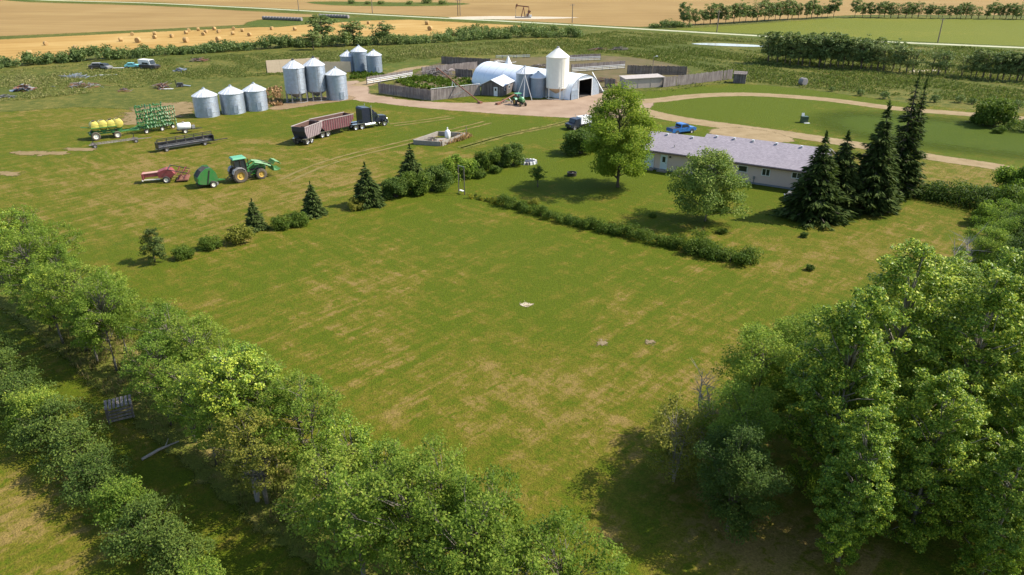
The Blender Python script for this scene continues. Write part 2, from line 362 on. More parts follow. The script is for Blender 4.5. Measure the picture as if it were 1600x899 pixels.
sheet('yard_clearing', [(600, 100), (720, 92), (760, 98), (740, 112), (640, 118), (600, 112)], M_ditch, nz(), 2, 8)
strip('road_ditch', [(-60, -9), (50, 0.5), (230, 6), (400, 14), (600, 25), (800, 35), (1000, 46.5), (1200, 58), (1345, 65), (1600, 76), (1800, 85)], 15, M_ditch, nz(), 2.5)
strip('far_road', [(-60, -10), (50, -0.5), (230, 5), (400, 13), (600, 24), (800, 34), (1000, 45.5), (1200, 57), (1345, 64), (1600, 75), (1800, 84)], 4.2, M_road, nz(), 0.7)
sheet('well_pad', [(700, 27.5), (770, 25.5), (860, 26.5), (905, 28), (840, 30.2), (740, 30.2)], M_pale, nz(), 1.5, 10)
# lawn and yard
sheet('lawn', [(-230, 140), (-135, 146), G(0, 176)[:2], G(120, 168)[:2], G(260, 176)[:2], G(300, 181)[:2], G(430, 169)[:2], G(545, 151)[:2], G(640, 152)[:2], G(760, 150)[:2], G(930, 146)[:2], G(1040, 141)[:2], G(1145, 131)[:2], G(1250, 139)[:2], G(1350, 152)[:2], G(1600, 178)[:2], (190, 120), (210, 40), (160, -60), (0, -90), (-160, -60), (-220, 20)], M_lawn, nz(), 1.6, 6, world=True)
sheet('alfalfa_plot', [(1285, 186), (1330, 177), (1450, 185), (1600, 197), (1700, 206), (1720, 258), (1600, 246), (1480, 232), (1340, 212), (1300, 200)], M_alf, nz(), 6.0, 8)
sheet('gravel_yard', [(552, 149), (600, 153), (680, 160), (750, 161), (810, 157), (860, 156), (895, 149), (940, 145), (985, 152), (1022, 160), (1015, 170), (1020, 180), (980, 184), (905, 185), (840, 182), (760, 177), (660, 169), (590, 161), (550, 154)], M_gravel, nz(), 0.9, 5)
strip('yard_track', [(536, 128), (552, 138), (556, 150), (600, 157)], [7, 7], M_gravel, nz(), 1.2)
strip('back_track', [(560, 135), (600, 122), (640, 108), (672, 104), (700, 103)], [5, 3], M_track, nz(), 1.2)
strip('driveway_upper', [(985, 160), (1030, 157), (1080, 151), (1140, 148), (1200, 149), (1300, 157), (1400, 170), (1500, 178), (1600, 186), (1760, 198)], 4.4, M_track, nz(), 0.5)
strip('driveway_lower', [(990, 171), (1030, 181), (1080, 190), (1140, 198), (1200, 206), (1270, 216), (1400, 237), (1480, 250), (1545, 259), (1572, 264)], [5.2, 4.0], M_track, nz(), 0.6)
sheet('parking_pad', [(1110, 203), (1160, 200), (1220, 210), (1240, 222), (1180, 222), (1120, 214)], M_track, nz(), 1.2, 4)
strip('grass_trail', [(720, 232), (790, 212), (850, 200), (900, 187)], [2.0, 2.2], M_dry, nz(), 1.2)
for pts in ([(612, 196), (660, 190), (730, 180)], [(445, 283), (520, 252), (640, 222), (780, 187)]):
    P_ = smooth_open([G(*q) for q in pts], 3.0)
    for sg in (-1, 1):
        off = [(P_[i]+Vector((-(P_[min(i+1, len(P_)-1)]-P_[max(i-1, 0)]).normalized().y, (P_[min(i+1, len(P_)-1)]-P_[max(i-1, 0)]).normalized().x, 0))*sg*.95)[:2] for i in range(0, len(P_), 2)]
        strip('wheel_track', off, .62, M_trk, nz(sg < 0), .28, world=True)
for i, (a, b, rx, ry) in enumerate([(60, 240, 50, 3), (125, 234, 30, 2), (15, 272, 20, 3)]):
    pts = [(a+rx*math.cos(t)*random.Random(i*9+k).uniform(0.7, 1.1), b+ry*math.sin(t)*random.Random(i*7+k).uniform(0.7, 1.2)) for k, t in enumerate(np.linspace(0, 6.28, 9)[:-1])]
    sheet('worn_soil', pts, M_worn, nz(i == 0), 1.6, 3)
sheet('bin_pad', [(420, 170), (450, 160), (500, 152), (545, 150), (552, 156), (500, 163), (440, 172)], M_bare, nz(), 1.0, 3)
sheet('brown_ground', [(215, 168), (300, 160), (300, 176), (250, 190), (190, 196)], M_worn, nz(), 4, 5)
M_corral = soil_mat('corral_soil', (0.075, 0.078, 0.026), (0.115, 0.095, 0.045), (0.175, 0.125, 0.075), 0.25, True)
sheet('corral_ground', [(640, 120), (690, 98), (770, 92), (905, 88), (985, 90), (1075, 108), (1040, 134), (960, 138), (930, 140), (880, 120), (770, 110), (740, 130), (700, 150), (610, 142)], M_corral, nz(), 2, 6)
nz()
for a, b, rx, ry in [(822, 477, 9, 3.0), (940, 537, 8, 4), (1016, 536, 7, 3), (1455, 112, 38, 2.5)]:
    sheet('sandy_patch', [(a+rx*math.cos(t), b+ry*math.sin(t)) for t in np.linspace(0, 6.28, 8)[:-1]], M_pale if b < 200 else (M_patch if b < 480 else M_patch2), nz(False), 0.55 if b > 200 else 1.5, 1.0)
mw, n_, b_ = tree_of('pond_water'); b_.inputs['Base Color'].default_value = (0.42, 0.42, 0.38, 1); b_.inputs['Roughness'].default_value = 0.12
sheet('pond', [(1082, 69), (1105, 68), (1140, 69), (1180, 71), (1205, 73.3), (1160, 73), (1115, 71.3)], mw, nz(), 0.5, 5)

# ---------------------------------------------------------------- vegetation
L_ash = leaf_mat('ash_leaf', (0.038, 0.068, 0.010), (0.086, 0.132, 0.018), (0.190, 0.215, 0.032), 0.5, vary=0.4, gain=2.1)
L_poplar = leaf_mat('poplar_leaf', (0.026, 0.052, 0.006), (0.066, 0.102, 0.010), (0.185, 0.200, 0.022), 0.32, rough=0.42, vary=0.3, spec=0.2, gain=2.8)
L_dark = leaf_mat('dark_shrub_leaf', (0.024, 0.044, 0.010), (0.052, 0.084, 0.016), (0.110, 0.142, 0.026), 0.3, vary=0.35, gain=1.5)
L_yellow = leaf_mat('yellowing_leaf', (0.070, 0.080, 0.014), (0.140, 0.145, 0.024), (0.260, 0.220, 0.035), 0.35, vary=0.2, gain=1.35)
L_maple = leaf_mat('maple_leaf', (0.042, 0.072, 0.010), (0.098, 0.140, 0.015), (0.190, 0.210, 0.024), 0.5, vary=0.1, gain=1.9)
L_birch = leaf_mat('birch_leaf', (0.044, 0.074, 0.014), (0.092, 0.128, 0.024), (0.180, 0.205, 0.045), 0.3, vary=0.1)
L_spruce = leaf_mat('spruce_needle', (0.012, 0.021, 0.006), (0.026, 0.040, 0.010), (0.062, 0.078, 0.020), 0.12, vary=0.2, spec=0.03, gain=1.7)
L_bspruce = leaf_mat('young_spruce_needle', (0.020, 0.036, 0.010), (0.045, 0.068, 0.018), (0.095, 0.120, 0.034), 0.1, vary=0.2, spec=0.03, gain=1.3)
L_far = leaf_mat('far_tree_leaf', (0.040, 0.062, 0.020), (0.080, 0.108, 0.034), (0.160, 0.170, 0.055), 0.25, vary=0.4)
L_hedge = leaf_mat('hedge_leaf', (0.032, 0.060, 0.010), (0.066, 0.108, 0.014), (0.140, 0.175, 0.026), 0.3, vary=0.1, gain=1.15)
L_weed = leaf_mat('weed_blade', (0.050, 0.072, 0.016), (0.105, 0.118, 0.032), (0.230, 0.195, 0.085), 0.25, vary=0.0, gain=1.6)
L_redweed = leaf_mat('dry_red_weed', (0.10, 0.06, 0.035), (0.20, 0.115, 0.06), (0.33, 0.21, 0.10), 0.2, vary=0.0)
L_flower = leaf_mat('yellow_flower', (0.05, 0.075, 0.012), (0.10, 0.13, 0.018), (0.50, 0.36, 0.02), 0.3, vary=0.0, gain=1.1)
B_bark = paint('bark', (0.135, 0.105, 0.075), 0.9, 0, 0.6, (0.05, 0.04, 0.03), 0.8, 12)
B_pale = paint('pale_bark', (0.30, 0.27, 0.21), 0.9, 0, 0.7, (0.10, 0.08, 0.06), 0.6, 12)
B_dead = paint('dead_wood', (0.33, 0.29, 0.25), 0.9, 0, 0.5, (0.15, 0.12, 0.10))

def leaves(rng, cen, size, up=0.6, aspect=0.55, outward=None, wob=1.0):
    """diamond leaves at the given centres -> V, F"""
    n = len(cen)
    nrm = rng.normal(size=(n, 3))*wob; nrm[:, 2] = np.abs(nrm[:, 2])*0.6+up
    if outward is not None: nrm += outward*0.7
    nrm /= np.linalg.norm(nrm, axis=1)[:, None]+1e-9
    a = rng.normal(size=(n, 3)); u = np.cross(nrm, a); u /= np.linalg.norm(u, axis=1)[:, None]+1e-9
    v = np.cross(nrm, u); s_ = (size*rng.uniform(0.65, 1.3, n))[:, None]
    V = np.stack([cen-u*s_, cen-v*s_*aspect, cen+u*s_, cen+v*s_*aspect], 1).reshape(-1, 3)
    return V, np.arange(4*n).reshape(-1, 4)

def make_tree(seed, h, rad, base, nclus, nleaf, leaf, mat, bark, peak=0.45, clus=0.30, r0=None, stems=1, lean=0.0, twig=1.0, var=0.6):
    """trunk mesh, crown mesh. base = height where the crown starts, peak = where it is widest (0..1)"""
    rng = np.random.default_rng(seed); ch = h-base
    t = rng.beta(1.6, 1.5, nclus); ang = rng.uniform(0, 6.283, nclus)
    prof = np.where(t < peak, 0.45+0.55*np.sqrt(np.clip(t/peak, 0, 1)), np.sqrt(np.clip(1-((t-peak)/(1-peak))**2, 0.02, 1)))
    lob = 1+0.22*np.sin(ang*2+seed)+0.15*np.sin(ang*3+t*7+seed*2)
    rr = rad*prof*lob*np.sqrt(rng.uniform(0.10, 1.0, nclus))
    cc = np.stack([rr*np.cos(ang)+lean*t*rad, rr*np.sin(ang), base+t*ch*rng.uniform(0.93, 1.03, nclus)], 1)
    csz = clus*rad*rng.uniform(0.55, 1.25, nclus)
    w_ = csz**2; idx = rng.choice(nclus, nleaf, p=w_/w_.sum())
    off = rng.normal(size=(nleaf, 3)); off /= np.linalg.norm(off, axis=1)[:, None]
    off *= (rng.uniform(0, 1, nleaf)**0.45)[:, None]*csz[idx][:, None]; off[:, 2] *= 0.62
    cen = cc[idx]+off
    ctone = rng.uniform(0, 1, nclus)
    tint = 0.5+0.30*(ctone[idx]-0.5)+var*(rng.uniform(0, 1, nleaf)-0.5)  # random leaf tone, spread wide so the colour also imitates sparkle
    outw = cen-np.array([0, 0, base+ch*0.4]); outw /= np.linalg.norm(outw, axis=1)[:, None]+1e-6
    V, F = leaves(rng, cen, leaf, 0.35, 0.6, outw)
    crown = np_mesh('crown', V, F, mat, np.repeat(tint, 4))
    mb = MB(); r0 = r0 or h*0.017; rnd = random.Random(seed)
    for s_ in range(stems):
        dx, dy = (rnd.uniform(-1, 1)*rad*0.3*(stems > 1), rnd.uniform(-1, 1)*rad*0.3*(stems > 1))
        pts = [Vector((dx*q+rnd.uniform(-1, 1)*0.025*h*q+lean*q*rad*0.5, dy*q+rnd.uniform(-1, 1)*0.025*h*q, h*0.86*q)) for q in (0, 0.15, 0.35, 0.55, 0.78, 1)]
        pts[0].z = -0.1
        mb.tube(pts, [r0*1.35, r0, r0*0.8, r0*0.6, r0*0.35, r0*0.12], 7)
        order = np.argsort(-csz)[:int(34*twig)]
        for k in order[s_::stems]:
            c_ = Vector(cc[k]); q = max(0.12, min(0.9, (c_.z-0.28*math.hypot(c_.x, c_.y)-0.25)/(h*0.86)))
            q *= rnd.uniform(0.75, 0.98); i = min(4, int(np.searchsorted([0, 0.15, 0.35, 0.55, 0.78, 1], q)-1)); e = [0, 0.15, 0.35, 0.55, 0.78, 1]
            p = pts[i].lerp(pts[i+1], (q-e[i])/(e[i+1]-e[i])); mid = p.lerp(c_, 0.5)+Vector((rnd.uniform(-.1, .1)*rad, rnd.uniform(-.1, .1)*rad, 0.06*rad))
            mb.tube([p, mid, c_], [r0*0.34, r0*0.22, r0*0.08], 4)
            for _ in range(2):
                e2 = c_+Vector((rnd.uniform(-1, 1), rnd.uniform(-1, 1), rnd.uniform(-.3, 1)))*float(csz[k])*0.9
                mb.tube([mid.lerp(c_, 0.6), e2], [r0*0.12, r0*0.04], 3)
    me = bpy.data.meshes.new('trunk'); me.from_pydata([tuple(v) for v in mb.v], [], mb.f); me.materials.append(bark)
    me.polygons.foreach_set('use_smooth', [True]*len(me.polygons))
    return me, crown

def make_spruce(seed, h, rad, nlev, mat, dens=1.0, thin=0.0, two=False):
    rng = np.random.default_rng(seed); cen, dirs, tint, sz = [], [], [], []; mb = MB()
    def one(ox, hh, rd):
        mb.tube([(ox*0.2, 0, -0.1), (ox, 0, hh*0.5), (ox, 0, hh*0.99)], [hh*0.020, hh*0.012, 0.015], 7)
        for L in range(nlev):
            q = (L+rng.uniform(-.45, .45))/nlev; z = hh*(0.05+0.93*q)
            R_ = rd*(1-q)**0.85*rng.uniform(0.78, 1.12)+0.05
            nb = max(4, int((5+7*(1-q))*dens)); a0 = rng.uniform(0, 6.28)
            for k in range(nb):
                if rng.uniform() < thin: continue
                a = a0+6.283*k/nb+rng.uniform(-.25, .25); Rb = R_*rng.uniform(0.65, 1.15)
                d = np.array([math.cos(a), math.sin(a), 0]); side = np.array([-d[1], d[0], 0])
                m_ = max(6, int(Rb/rad*44*dens)); tt = rng.uniform(0.08, 1, m_)
                droop = -0.30*Rb*tt+0.20*Rb*tt**3+rng.normal(0, .05*Rb)
                wd = 0.30*Rb*(1-tt*0.75); s_ = rng.uniform(-1, 1, m_)
                p = np.array([ox, 0, z])+d*(tt*Rb)[:, None]+side*(s_*wd)[:, None]; p[:, 2] += droop-np.abs(s_)*0.12*Rb*0.4+rng.normal(0, 0.03*rad, m_)
                dd = d+side*(s_*0.8)[:, None]+np.array([0, 0, -0.25]); cen.append(p); dirs.append(dd+rng.normal(0, .2, (m_, 3)))
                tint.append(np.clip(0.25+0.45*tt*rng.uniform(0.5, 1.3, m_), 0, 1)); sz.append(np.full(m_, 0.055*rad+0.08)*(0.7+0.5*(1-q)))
                if Rb > 0.5: mb.bar((ox, 0, z), (ox+d[0]*Rb*0.8, d[1]*Rb*0.8, z-0.14*Rb), 0.012*rad+0.01)
        m_ = 30; p = np.zeros((m_, 3)); p[:, 0] = ox; p[:, 2] = hh*rng.uniform(0.94, 1.03, m_); p[:, :2] += rng.normal(0, 0.02*rad, (m_, 2))
        cen.append(p); dirs.append(np.array([[0, 0, 1.0]])+rng.normal(0, .35, (m_, 3))); tint.append(np.full(m_, .5)); sz.append(np.full(m_, 0.05*rad+0.03))
    one(0, h, rad)
    if two: one(rad*0.38, h*0.96, rad*0.8)
    cen = np.concatenate(cen); u = np.concatenate(dirs); u /= np.linalg.norm(u, axis=1)[:, None]; s_ = np.concatenate(sz)[:, None]; n = len(cen)
    v = np.cross(u, rng.normal(size=(n, 3))*0.5+np.array([0, 0, 1.0])); v /= np.linalg.norm(v, axis=1)[:, None]+1e-9
    ln = s_*rng.uniform(1.2, 2.4, (n, 1)); wd = s_*0.42
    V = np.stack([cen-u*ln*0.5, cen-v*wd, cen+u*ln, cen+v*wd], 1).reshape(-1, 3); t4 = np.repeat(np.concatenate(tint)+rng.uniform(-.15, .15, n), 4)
    crown = np_mesh('crown', V, np.arange(4*n).reshape(-1, 4), mat, t4)
    me = bpy.data.meshes.new('trunk'); me.from_pydata([tuple(v) for v in mb.v], [], mb.f); me.materials.append(B_bark); return me, crown

def plant(pair, loc, scale, rz, name, label, cat='tree', group=None, parts=('trunk', 'crown')):
    o = thing(name, label, cat, (loc[0], loc[1], 0), rz, group, scale)
    q = child(parts[0], pair[0], o)
    if parts[0] == 'stems': q['kind'] = 'stuff'
    child(parts[1], pair[1], o); return o

def hedge_mesh(name, seed, path, width, height, nleaf, leaf, mat, cl=None, step=0.6, ends=1.0, gaps=0.0, bump=1.0):
    rng = np.random.default_rng(seed); P = smooth_open([Vector(p) for p in path], step); k = len(P)
    per = np.array([[p.x, p.y] for p in P]); d = np.gradient(per, axis=0); d /= np.linalg.norm(d, axis=1)[:, None]+1e-9; nr = np.stack([d[:, 1], -d[:, 0]], 1)
    nb = int(k*3); i = rng.integers(0, k, nb); hv = 0.78+bump*(0.3*np.sin(i*0.37+seed)+0.25*np.sin(i*0.11+seed*2)+rng.uniform(-.2, .25, nb))
    if gaps: hv *= np.where(np.sin(i*0.23+seed*3)+np.sin(i*0.071) < -1.1, 0.45, 1.0)
    hv = np.clip(hv, 0.3, 1.4)
    e = np.minimum(i, k-1-i)/max(1, 0.04*k); hv = np.where(e < 1, hv*(1+0.35*(ends-1)), hv)
    so_ = rng.uniform(-.5, .5, nb)
    cc = np.stack([per[i, 0]+nr[i, 0]*so_*width+rng.normal(0, .2, nb), per[i, 1]+nr[i, 1]*so_*width+rng.normal(0, .2, nb), height*hv*rng.uniform(0.25, 0.85, nb)], 1)
    cr = np.minimum(width*0.45, height*0.45)*rng.uniform(0.6, 1.2, nb); j = rng.integers(0, nb, nleaf)
    off = rng.normal(size=(nleaf, 3)); off /= np.linalg.norm(off, axis=1)[:, None]; off *= (rng.uniform(0, 1, nleaf)**0.4*cr[j])[:, None]
    cen = cc[j]+off; cen[:, 2] = np.abs(cen[:, 2])+0.03; tone = rng.uniform(0, 1, nb)
    V, F = leaves(rng, cen, leaf, 0.4, 0.6, off/(cr[j][:, None]))
    tint = 0.5+0.35*(tone[j]-0.5)+0.45*(rng.uniform(0, 1, nleaf)-0.5)
    return np_mesh(name, V, F, mat, np.repeat(tint, 4))
def hedge(name, label, path, width, height, nleaf, leaf, mat, seed=1, cat='hedge', group=None, step=0.6, ends=1.0, gaps=0.0, bark=None, bump=1.0):
    path = [Vector((p[0], p[1], 0)) for p in path]; o0 = path[0].copy(); loc = [p-o0 for p in path]
    o = thing(name, label, cat, o0, 0, group)
    child('foliage', hedge_mesh('foliage', seed, loc, width, height, nleaf, leaf, mat, None, step, ends, gaps, bump), o)
    rnd = random.Random(seed); mb = MB(); P = smooth_open(loc, max(1.0, step*1.5))
    for p in P:
        q = p+Vector((rnd.uniform(-.3, .3)*width, rnd.uniform(-.3, .3)*width, 0))
        mb.tube([q+Vector((0, 0, -.05)), q+Vector((rnd.uniform(-.2, .2), rnd.uniform(-.2, .2), height*0.6))], [0.012*height+0.01, 0.006], 4)
    mb.build('stems', bark or B_bark, o, kind='stuff'); return o
def bush_pair(seed, r, h, nleaf, leaf, mat, upright=0.0):
    rng = np.random.default_rng(seed); nc = 26
    a = rng.uniform(0, 6.283, nc); rr = r*np.sqrt(rng.uniform(0.02, 1, nc))*0.72; t = rng.uniform(0.18, 0.85, nc)*(1-0.45*(rr/r)**2)
    cc = np.stack([rr*np.cos(a), rr*np.sin(a), h*t], 1); cr = 0.34*r*rng.uniform(0.6, 1.3, nc); j = rng.integers(0, nc, nleaf)
    off = rng.normal(size=(nleaf, 3)); off /= np.linalg.norm(off, axis=1)[:, None]; off *= (rng.uniform(0, 1, nleaf)**0.42*cr[j])[:, None]; off[:, 2] *= 0.9+upright
    cen = cc[j]+off; cen[:, 2] = np.abs(cen[:, 2])+0.02; tone = rng.uniform(0, 1, nc)
    V, F = leaves(rng, cen, leaf, 0.35, 0.6, off/cr[j][:, None])
    crown = np_mesh('foliage', V, F, mat, np.repeat(0.5+0.4*(tone[j]-0.5)+0.45*(rng.uniform(0, 1, nleaf)-0.5), 4))
    mb = MB()
    for k in range(9): mb.tube([(0.1*r*math.cos(k), 0.1*r*math.sin(k), -.05), cc[k]*0.6, cc[k]], [0.03*r, 0.02*r, 0.008*r], 4)
    me = bpy.data.meshes.new('stems'); me.from_pydata([tuple(v) for v in mb.v], [], mb.f); me.materials.append(B_bark); return me, crown
def put_bush(pair, p, s, name, label, cat='bush', group=None, rz=None):
    return plant(pair, p, s, rz if rz is not None else p[0]*3.1, name, label, cat, group, ('stems', 'foliage'))

rnd = random.Random(4)
# --- near shelterbelt, lower left: two staggered lines of trees
B_ash = paint('grey_bark', (0.19, 0.165, 0.13), 0.9, 0, 0.6, (0.08, 0.065, 0.05), 0.8, 12)
L_fresh = leaf_mat('fresh_green_leaf', (0.044, 0.074, 0.010), (0.096, 0.140, 0.018), (0.190, 0.215, 0.036), 0.5, vary=0.3, gain=1.9)
ash = [make_tree(20+i, [7.9, 8.3, 7.2, 8.0, 6.6, 7.7, 7.4, 8.4][i], [2.3, 2.6, 2.0, 2.5, 2.2, 2.1, 2.7, 2.2][i], [2.2, 2.6, 1.8, 2.4, 1.6, 2.8, 2.0, 2.6][i], 175, int([8500, 10500, 7000, 9500, 7000, 5200, 10500, 9000][i]*1.15), 0.074, [L_ash, L_fresh, L_ash, L_fresh, L_yellow, L_ash, L_fresh, L_poplar][i], B_ash, [.5, .55, .45, .6, .5, .5, .45, .6][i], 0.185, 0.085, stems=1+(i % 3), twig=1.8, lean=[0, .25, -.2, .1, -.3, .3, 0, -.1][i]) for i in range(8)]
A0, A1 = Vector((-50, 63.5, 0)), Vector((2.6, 18.6, 0)); dA = (A1-A0).normalized(); nA = Vector((-dA.y, dA.x, 0)); LA = (A1-A0).length
cnt = [-1, -1]
for row, (off, sp, ph) in enumerate(((0.9, 3.0, 0.0), (3.2, 3.3, 1.6))):
    q = ph-4
    while q < LA:
        p = A0+dA*q+nA*(off+rnd.uniform(-.6, .6)); k = rnd.choice((0, 1, 1, 2, 3, 3, 4, 5, 6, 6, 7)); s_ = rnd.uniform(0.78, 1.12)*(1.0 if row == 0 else 0.93)
        if q > LA-12: s_ = max(s_, 1.02)
        if (rnd.random() > 0.09 or q > LA-16) and (p-G(190, 652)).length > 2.6 and -160 < PX((p.x, p.y, 5))[0] and PX((p.x, p.y, 8))[1] < 960:
            cnt[row] += 1
            plant(ash[k], p, (s_*rnd.uniform(.9, 1.1), s_*rnd.uniform(.9, 1.1), s_), rnd.uniform(0, 6.28), 'shelterbelt_tree',
              'slender leafy tree, '+ordn(cnt[row])+' from the upper left in the '+('shaded-side' if row == 0 else 'lawn-side')+' line of the near shelterbelt', 'tree', 'trees of the lower left shelterbelt')
        q += sp*rnd.uniform(0.75, 1.25)
strip('shelterbelt_floor', [(A0+dA*-6+nA*1.8)[:2], (A0+dA*20+nA*1.9)[:2], (A0+dA*40+nA*1.6)[:2], (A1+dA*6+nA*1.8)[:2]], 5.0, M_dry, nz(), 1.2, world=True)
# --- darker bushy row beside it, bottom left corner
dk = [make_tree(60+i, 3.9, 2.2, 0.3, 85, 8000, 0.085, L_dark, B_bark, 0.4, 0.36, 0.07, stems=3) for i in range(3)]
oak = make_tree(66, 3.8, 2.0, 0.3, 80, 7500, 0.085, L_ash, B_bark, 0.45, 0.36, 0.07, stems=2)
for i, (x, y, s_, k) in enumerate([(-45, 51, 1, 0), (-41.6, 48.6, .95, 1), (-38.3, 45.2, 1.05, 2), (-35.6, 42.4, 1.0, 0), (-33.2, 40.2, 1.05, 3), (-30.8, 38.4, 1.1, 1), (-28.0, 36.0, 1.1, 2), (-25.6, 33.6, .95, 0), (-23.2, 31.6, .9, 3), (-20.8, 29.4, .95, 1), (-18.6, 28.0, .85, 2), (-16.4, 25.6, .85, 3), (-14.2, 23.0, .9, 0), (-11.6, 21.0, .9, 3)]):
    plant(oak if k == 3 else dk[k], (x+.9, y+1.1), s_*.80, i*1.7, 'bushy_tree', ('low yellow-green' if k == 3 else 'low dark')+' bushy tree, '+ordn(i)+' from the top of the outer row at bottom left', 'tree', 'bushy trees at bottom left')
# --- right grove
pop = [make_tree(80+i, 15.0, [2.9, 3.2, 2.7][i], 0.5, 520, 54000, 0.085, [L_poplar, L_poplar, L_poplar][i], B_pale, 0.36, 0.155, 0.17, twig=1.8, var=0.95) for i in range(3)]
rash = [make_tree(90+i, 10.5, 3.1, 0.8, 140, 28000, 0.085, [L_dark, L_ash][i], B_bark, 0.5, 0.30, 0.11, stems=2, twig=1.5) for i in range(2)]
yel = make_tree(95, 7.2, 2.5, 0.7, 90, 6500, 0.085, L_yellow, B_pale, 0.5, 0.30, 0.07, stems=3, twig=1.8)
GR = [(pop[0], 18.4, 34.2, .93, 'tall glossy poplar at the left front of the right-hand grove'), (pop[1], 22.6, 37.6, 1.03, 'tallest glossy poplar, second from the left in the right-hand grove'),
      (pop[2], 26.2, 35.6, .98, 'tall slim poplar right of the tallest poplar'), (pop[1], 30.0, 38.6, .97, 'tall broad poplar near the right frame edge'), (pop[0], 33.6, 41.5, .95, 'tall poplar cut by the right frame edge'),
      (pop[2], 27.0, 42.4, .85, 'poplar seen between the tallest and the slim poplar'), (pop[1], 22.0, 31.0, .74, 'lower poplar at the bottom edge below the tallest poplar'), (pop[0], 26.4, 31.4, .72, 'lower poplar at the bottom edge left of the frame corner'),
      (pop[2], 17.6, 29.6, .66, 'small poplar at the bottom edge left of the lower poplars'), (pop[1], 30.4, 33.2, .70, 'poplar in the bottom right corner'), (pop[2], 24.4, 28.2, .62, 'small poplar cut by the bottom frame edge'), (rash[1], 28.2, 29.4, .62, 'low leafy tree cut by the bottom edge near the corner'),
      (rash[1], 13.0, 35.2, .70, 'leafy ash on the left flank of the right-hand grove'), (rash[1], 15.6, 39.4, .86, 'grey-green ash rising behind the left flank of the right grove'),
      (rash[1], 19.4, 42.4, .84, 'round light green ash on the lawn edge of the right grove'), (yel, 10.0, 36.0, .82, 'thin yellowing tree at the left tip of the right grove'),
      (rash[0], 12.2, 31.8, .66, 'low dark ash casting shade at the bottom of the right grove'), (rash[1], 36.5, 47.5, .95, 'ash tree at the right edge beyond the poplars'),
      (pop[0], 34.0, 51.0, .62, 'smaller poplar beside the dead grey tree'), (rash[0], 44.5, 56.5, .9, 'dark ash at the right frame edge below the shrub row'), (rash[1], 41.0, 51.5, .86, 'leafy ash right of the dead grey tree'), (pop[1], 30.5, 46.5, .72, 'poplar at the back of the grove beside the open lawn'), (rash[1], 47.0, 64.0, .75, 'round ash at the right edge above the dead tree'), (rash[1], G(1548, 428).x, G(1548, 428).y, .74, 'leafy ash just right of the dead grey tree top'), (rash[0], G(1592, 452).x, G(1592, 452).y, .85, 'dark ash cut by the right edge behind the poplars'), (rash[1], G(1600, 372).x, G(1600, 372).y, .62, 'small ash at the right edge under the light green bush'), (rash[1], G(1520, 470).x, G(1520, 470).y, .70, 'ash filling the gap between poplars and dead tree')]
for i, (pr, x, y, s_, lb) in enumerate(GR): plant(pr, (x, y), s_, i*2.3+0.4, 'grove_tree', lb, 'tree', 'trees of the right-hand grove')
def dead_tree(seed, h, label, p):
    r_ = random.Random(seed); o = thing('dead_tree', label, 'tree', p); mb = MB(); tw = MB()
    for s_ in range(4):
        d = Vector((r_.uniform(-.35, .35), r_.uniform(-.35, .35), 1)); pts = [Vector((0, 0, -.1)), d*h*0.3, d*h*0.65+Vector((r_.uniform(-.3, .3), r_.uniform(-.3, .3), 0)), d*h*0.95]
        mb.tube(pts, [.11, .08, .05, .015], 6)
        for _ in range(16):
            a = pts[1].lerp(pts[3], r_.random()); e = a+Vector((r_.uniform(-1, 1), r_.uniform(-1, 1), r_.uniform(0.1, 1.2)))*h*0.17
            tw.tube([a, a.lerp(e, .5)+Vector((0, 0, .1)), e], [.025, .017, .006], 4)
            for _ in range(3): tw.tube([a.lerp(e, .6), e+Vector((r_.uniform(-.5, .5), r_.uniform(-.5, .5), r_.uniform(0, .5)))], [.010, .004], 3)
    mb.build('trunk', B_dead, o); tw.build('branch', B_dead, o)
dead_tree(3, 8.2, 'bare grey dead tree among the right-hand grove', (37.8, 55.6, 0))
dead_tree(8, 3.2, 'low bare grey branches between shelterbelt and its shaded strip', (-15.2, 34.2, 0))
dead_tree(11, 5.0, 'bare twiggy tree behind the yellowing tree of the grove', (12.6, 39.6, 0))
# bushes towards the right edge
b1 = bush_pair(1, 2.0, 2.4, 9500, 0.085, L_hedge); b2 = bush_pair(2, 1.6, 1.9, 9000, 0.08, L_ash); b3 = bush_pair(3, 1.8, 2.6, 9500, 0.085, L_dark); b4 = bush_pair(4, 1.2, 1.1, 3600, 0.07, L_hedge); b5 = bush_pair(5, 1.3, 1.3, 3600, 0.07, L_yellow)
for x, y, s_, pr, lb in [(1585, 300, 2.0, b2, 'large light green bush at the right edge below the driveway end'), (1545, 350, 1.5, b2, 'pale leafy bush before the dark shrub row at right'), (1598, 345, 1.9, b1, 'bushy green shrub at right edge above the grove')]:
    put_bush(pr, G(x, y), s_, 'bush', lb)
hedge('shrub_row', 'dark dense shrub row right of the tall spruces', [G(1445, 308), G(1490, 318), G(1540, 326), G(1590, 322)], 3.6, 3.0, 16000, 0.12, L_dark, 5)
# --- spruces by the house
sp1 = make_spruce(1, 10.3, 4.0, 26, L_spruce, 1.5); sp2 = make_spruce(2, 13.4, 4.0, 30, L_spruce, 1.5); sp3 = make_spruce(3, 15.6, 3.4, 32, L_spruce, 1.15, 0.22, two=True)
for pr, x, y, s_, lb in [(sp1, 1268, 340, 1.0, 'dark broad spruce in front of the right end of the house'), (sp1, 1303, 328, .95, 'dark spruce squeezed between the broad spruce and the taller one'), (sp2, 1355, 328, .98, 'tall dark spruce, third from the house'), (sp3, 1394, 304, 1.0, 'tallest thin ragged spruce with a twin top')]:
    plant(pr, G(x, y), s_, x*0.1 if pr is not sp3 else 0.2, 'spruce_tree', lb, 'tree', 'spruces by the house')
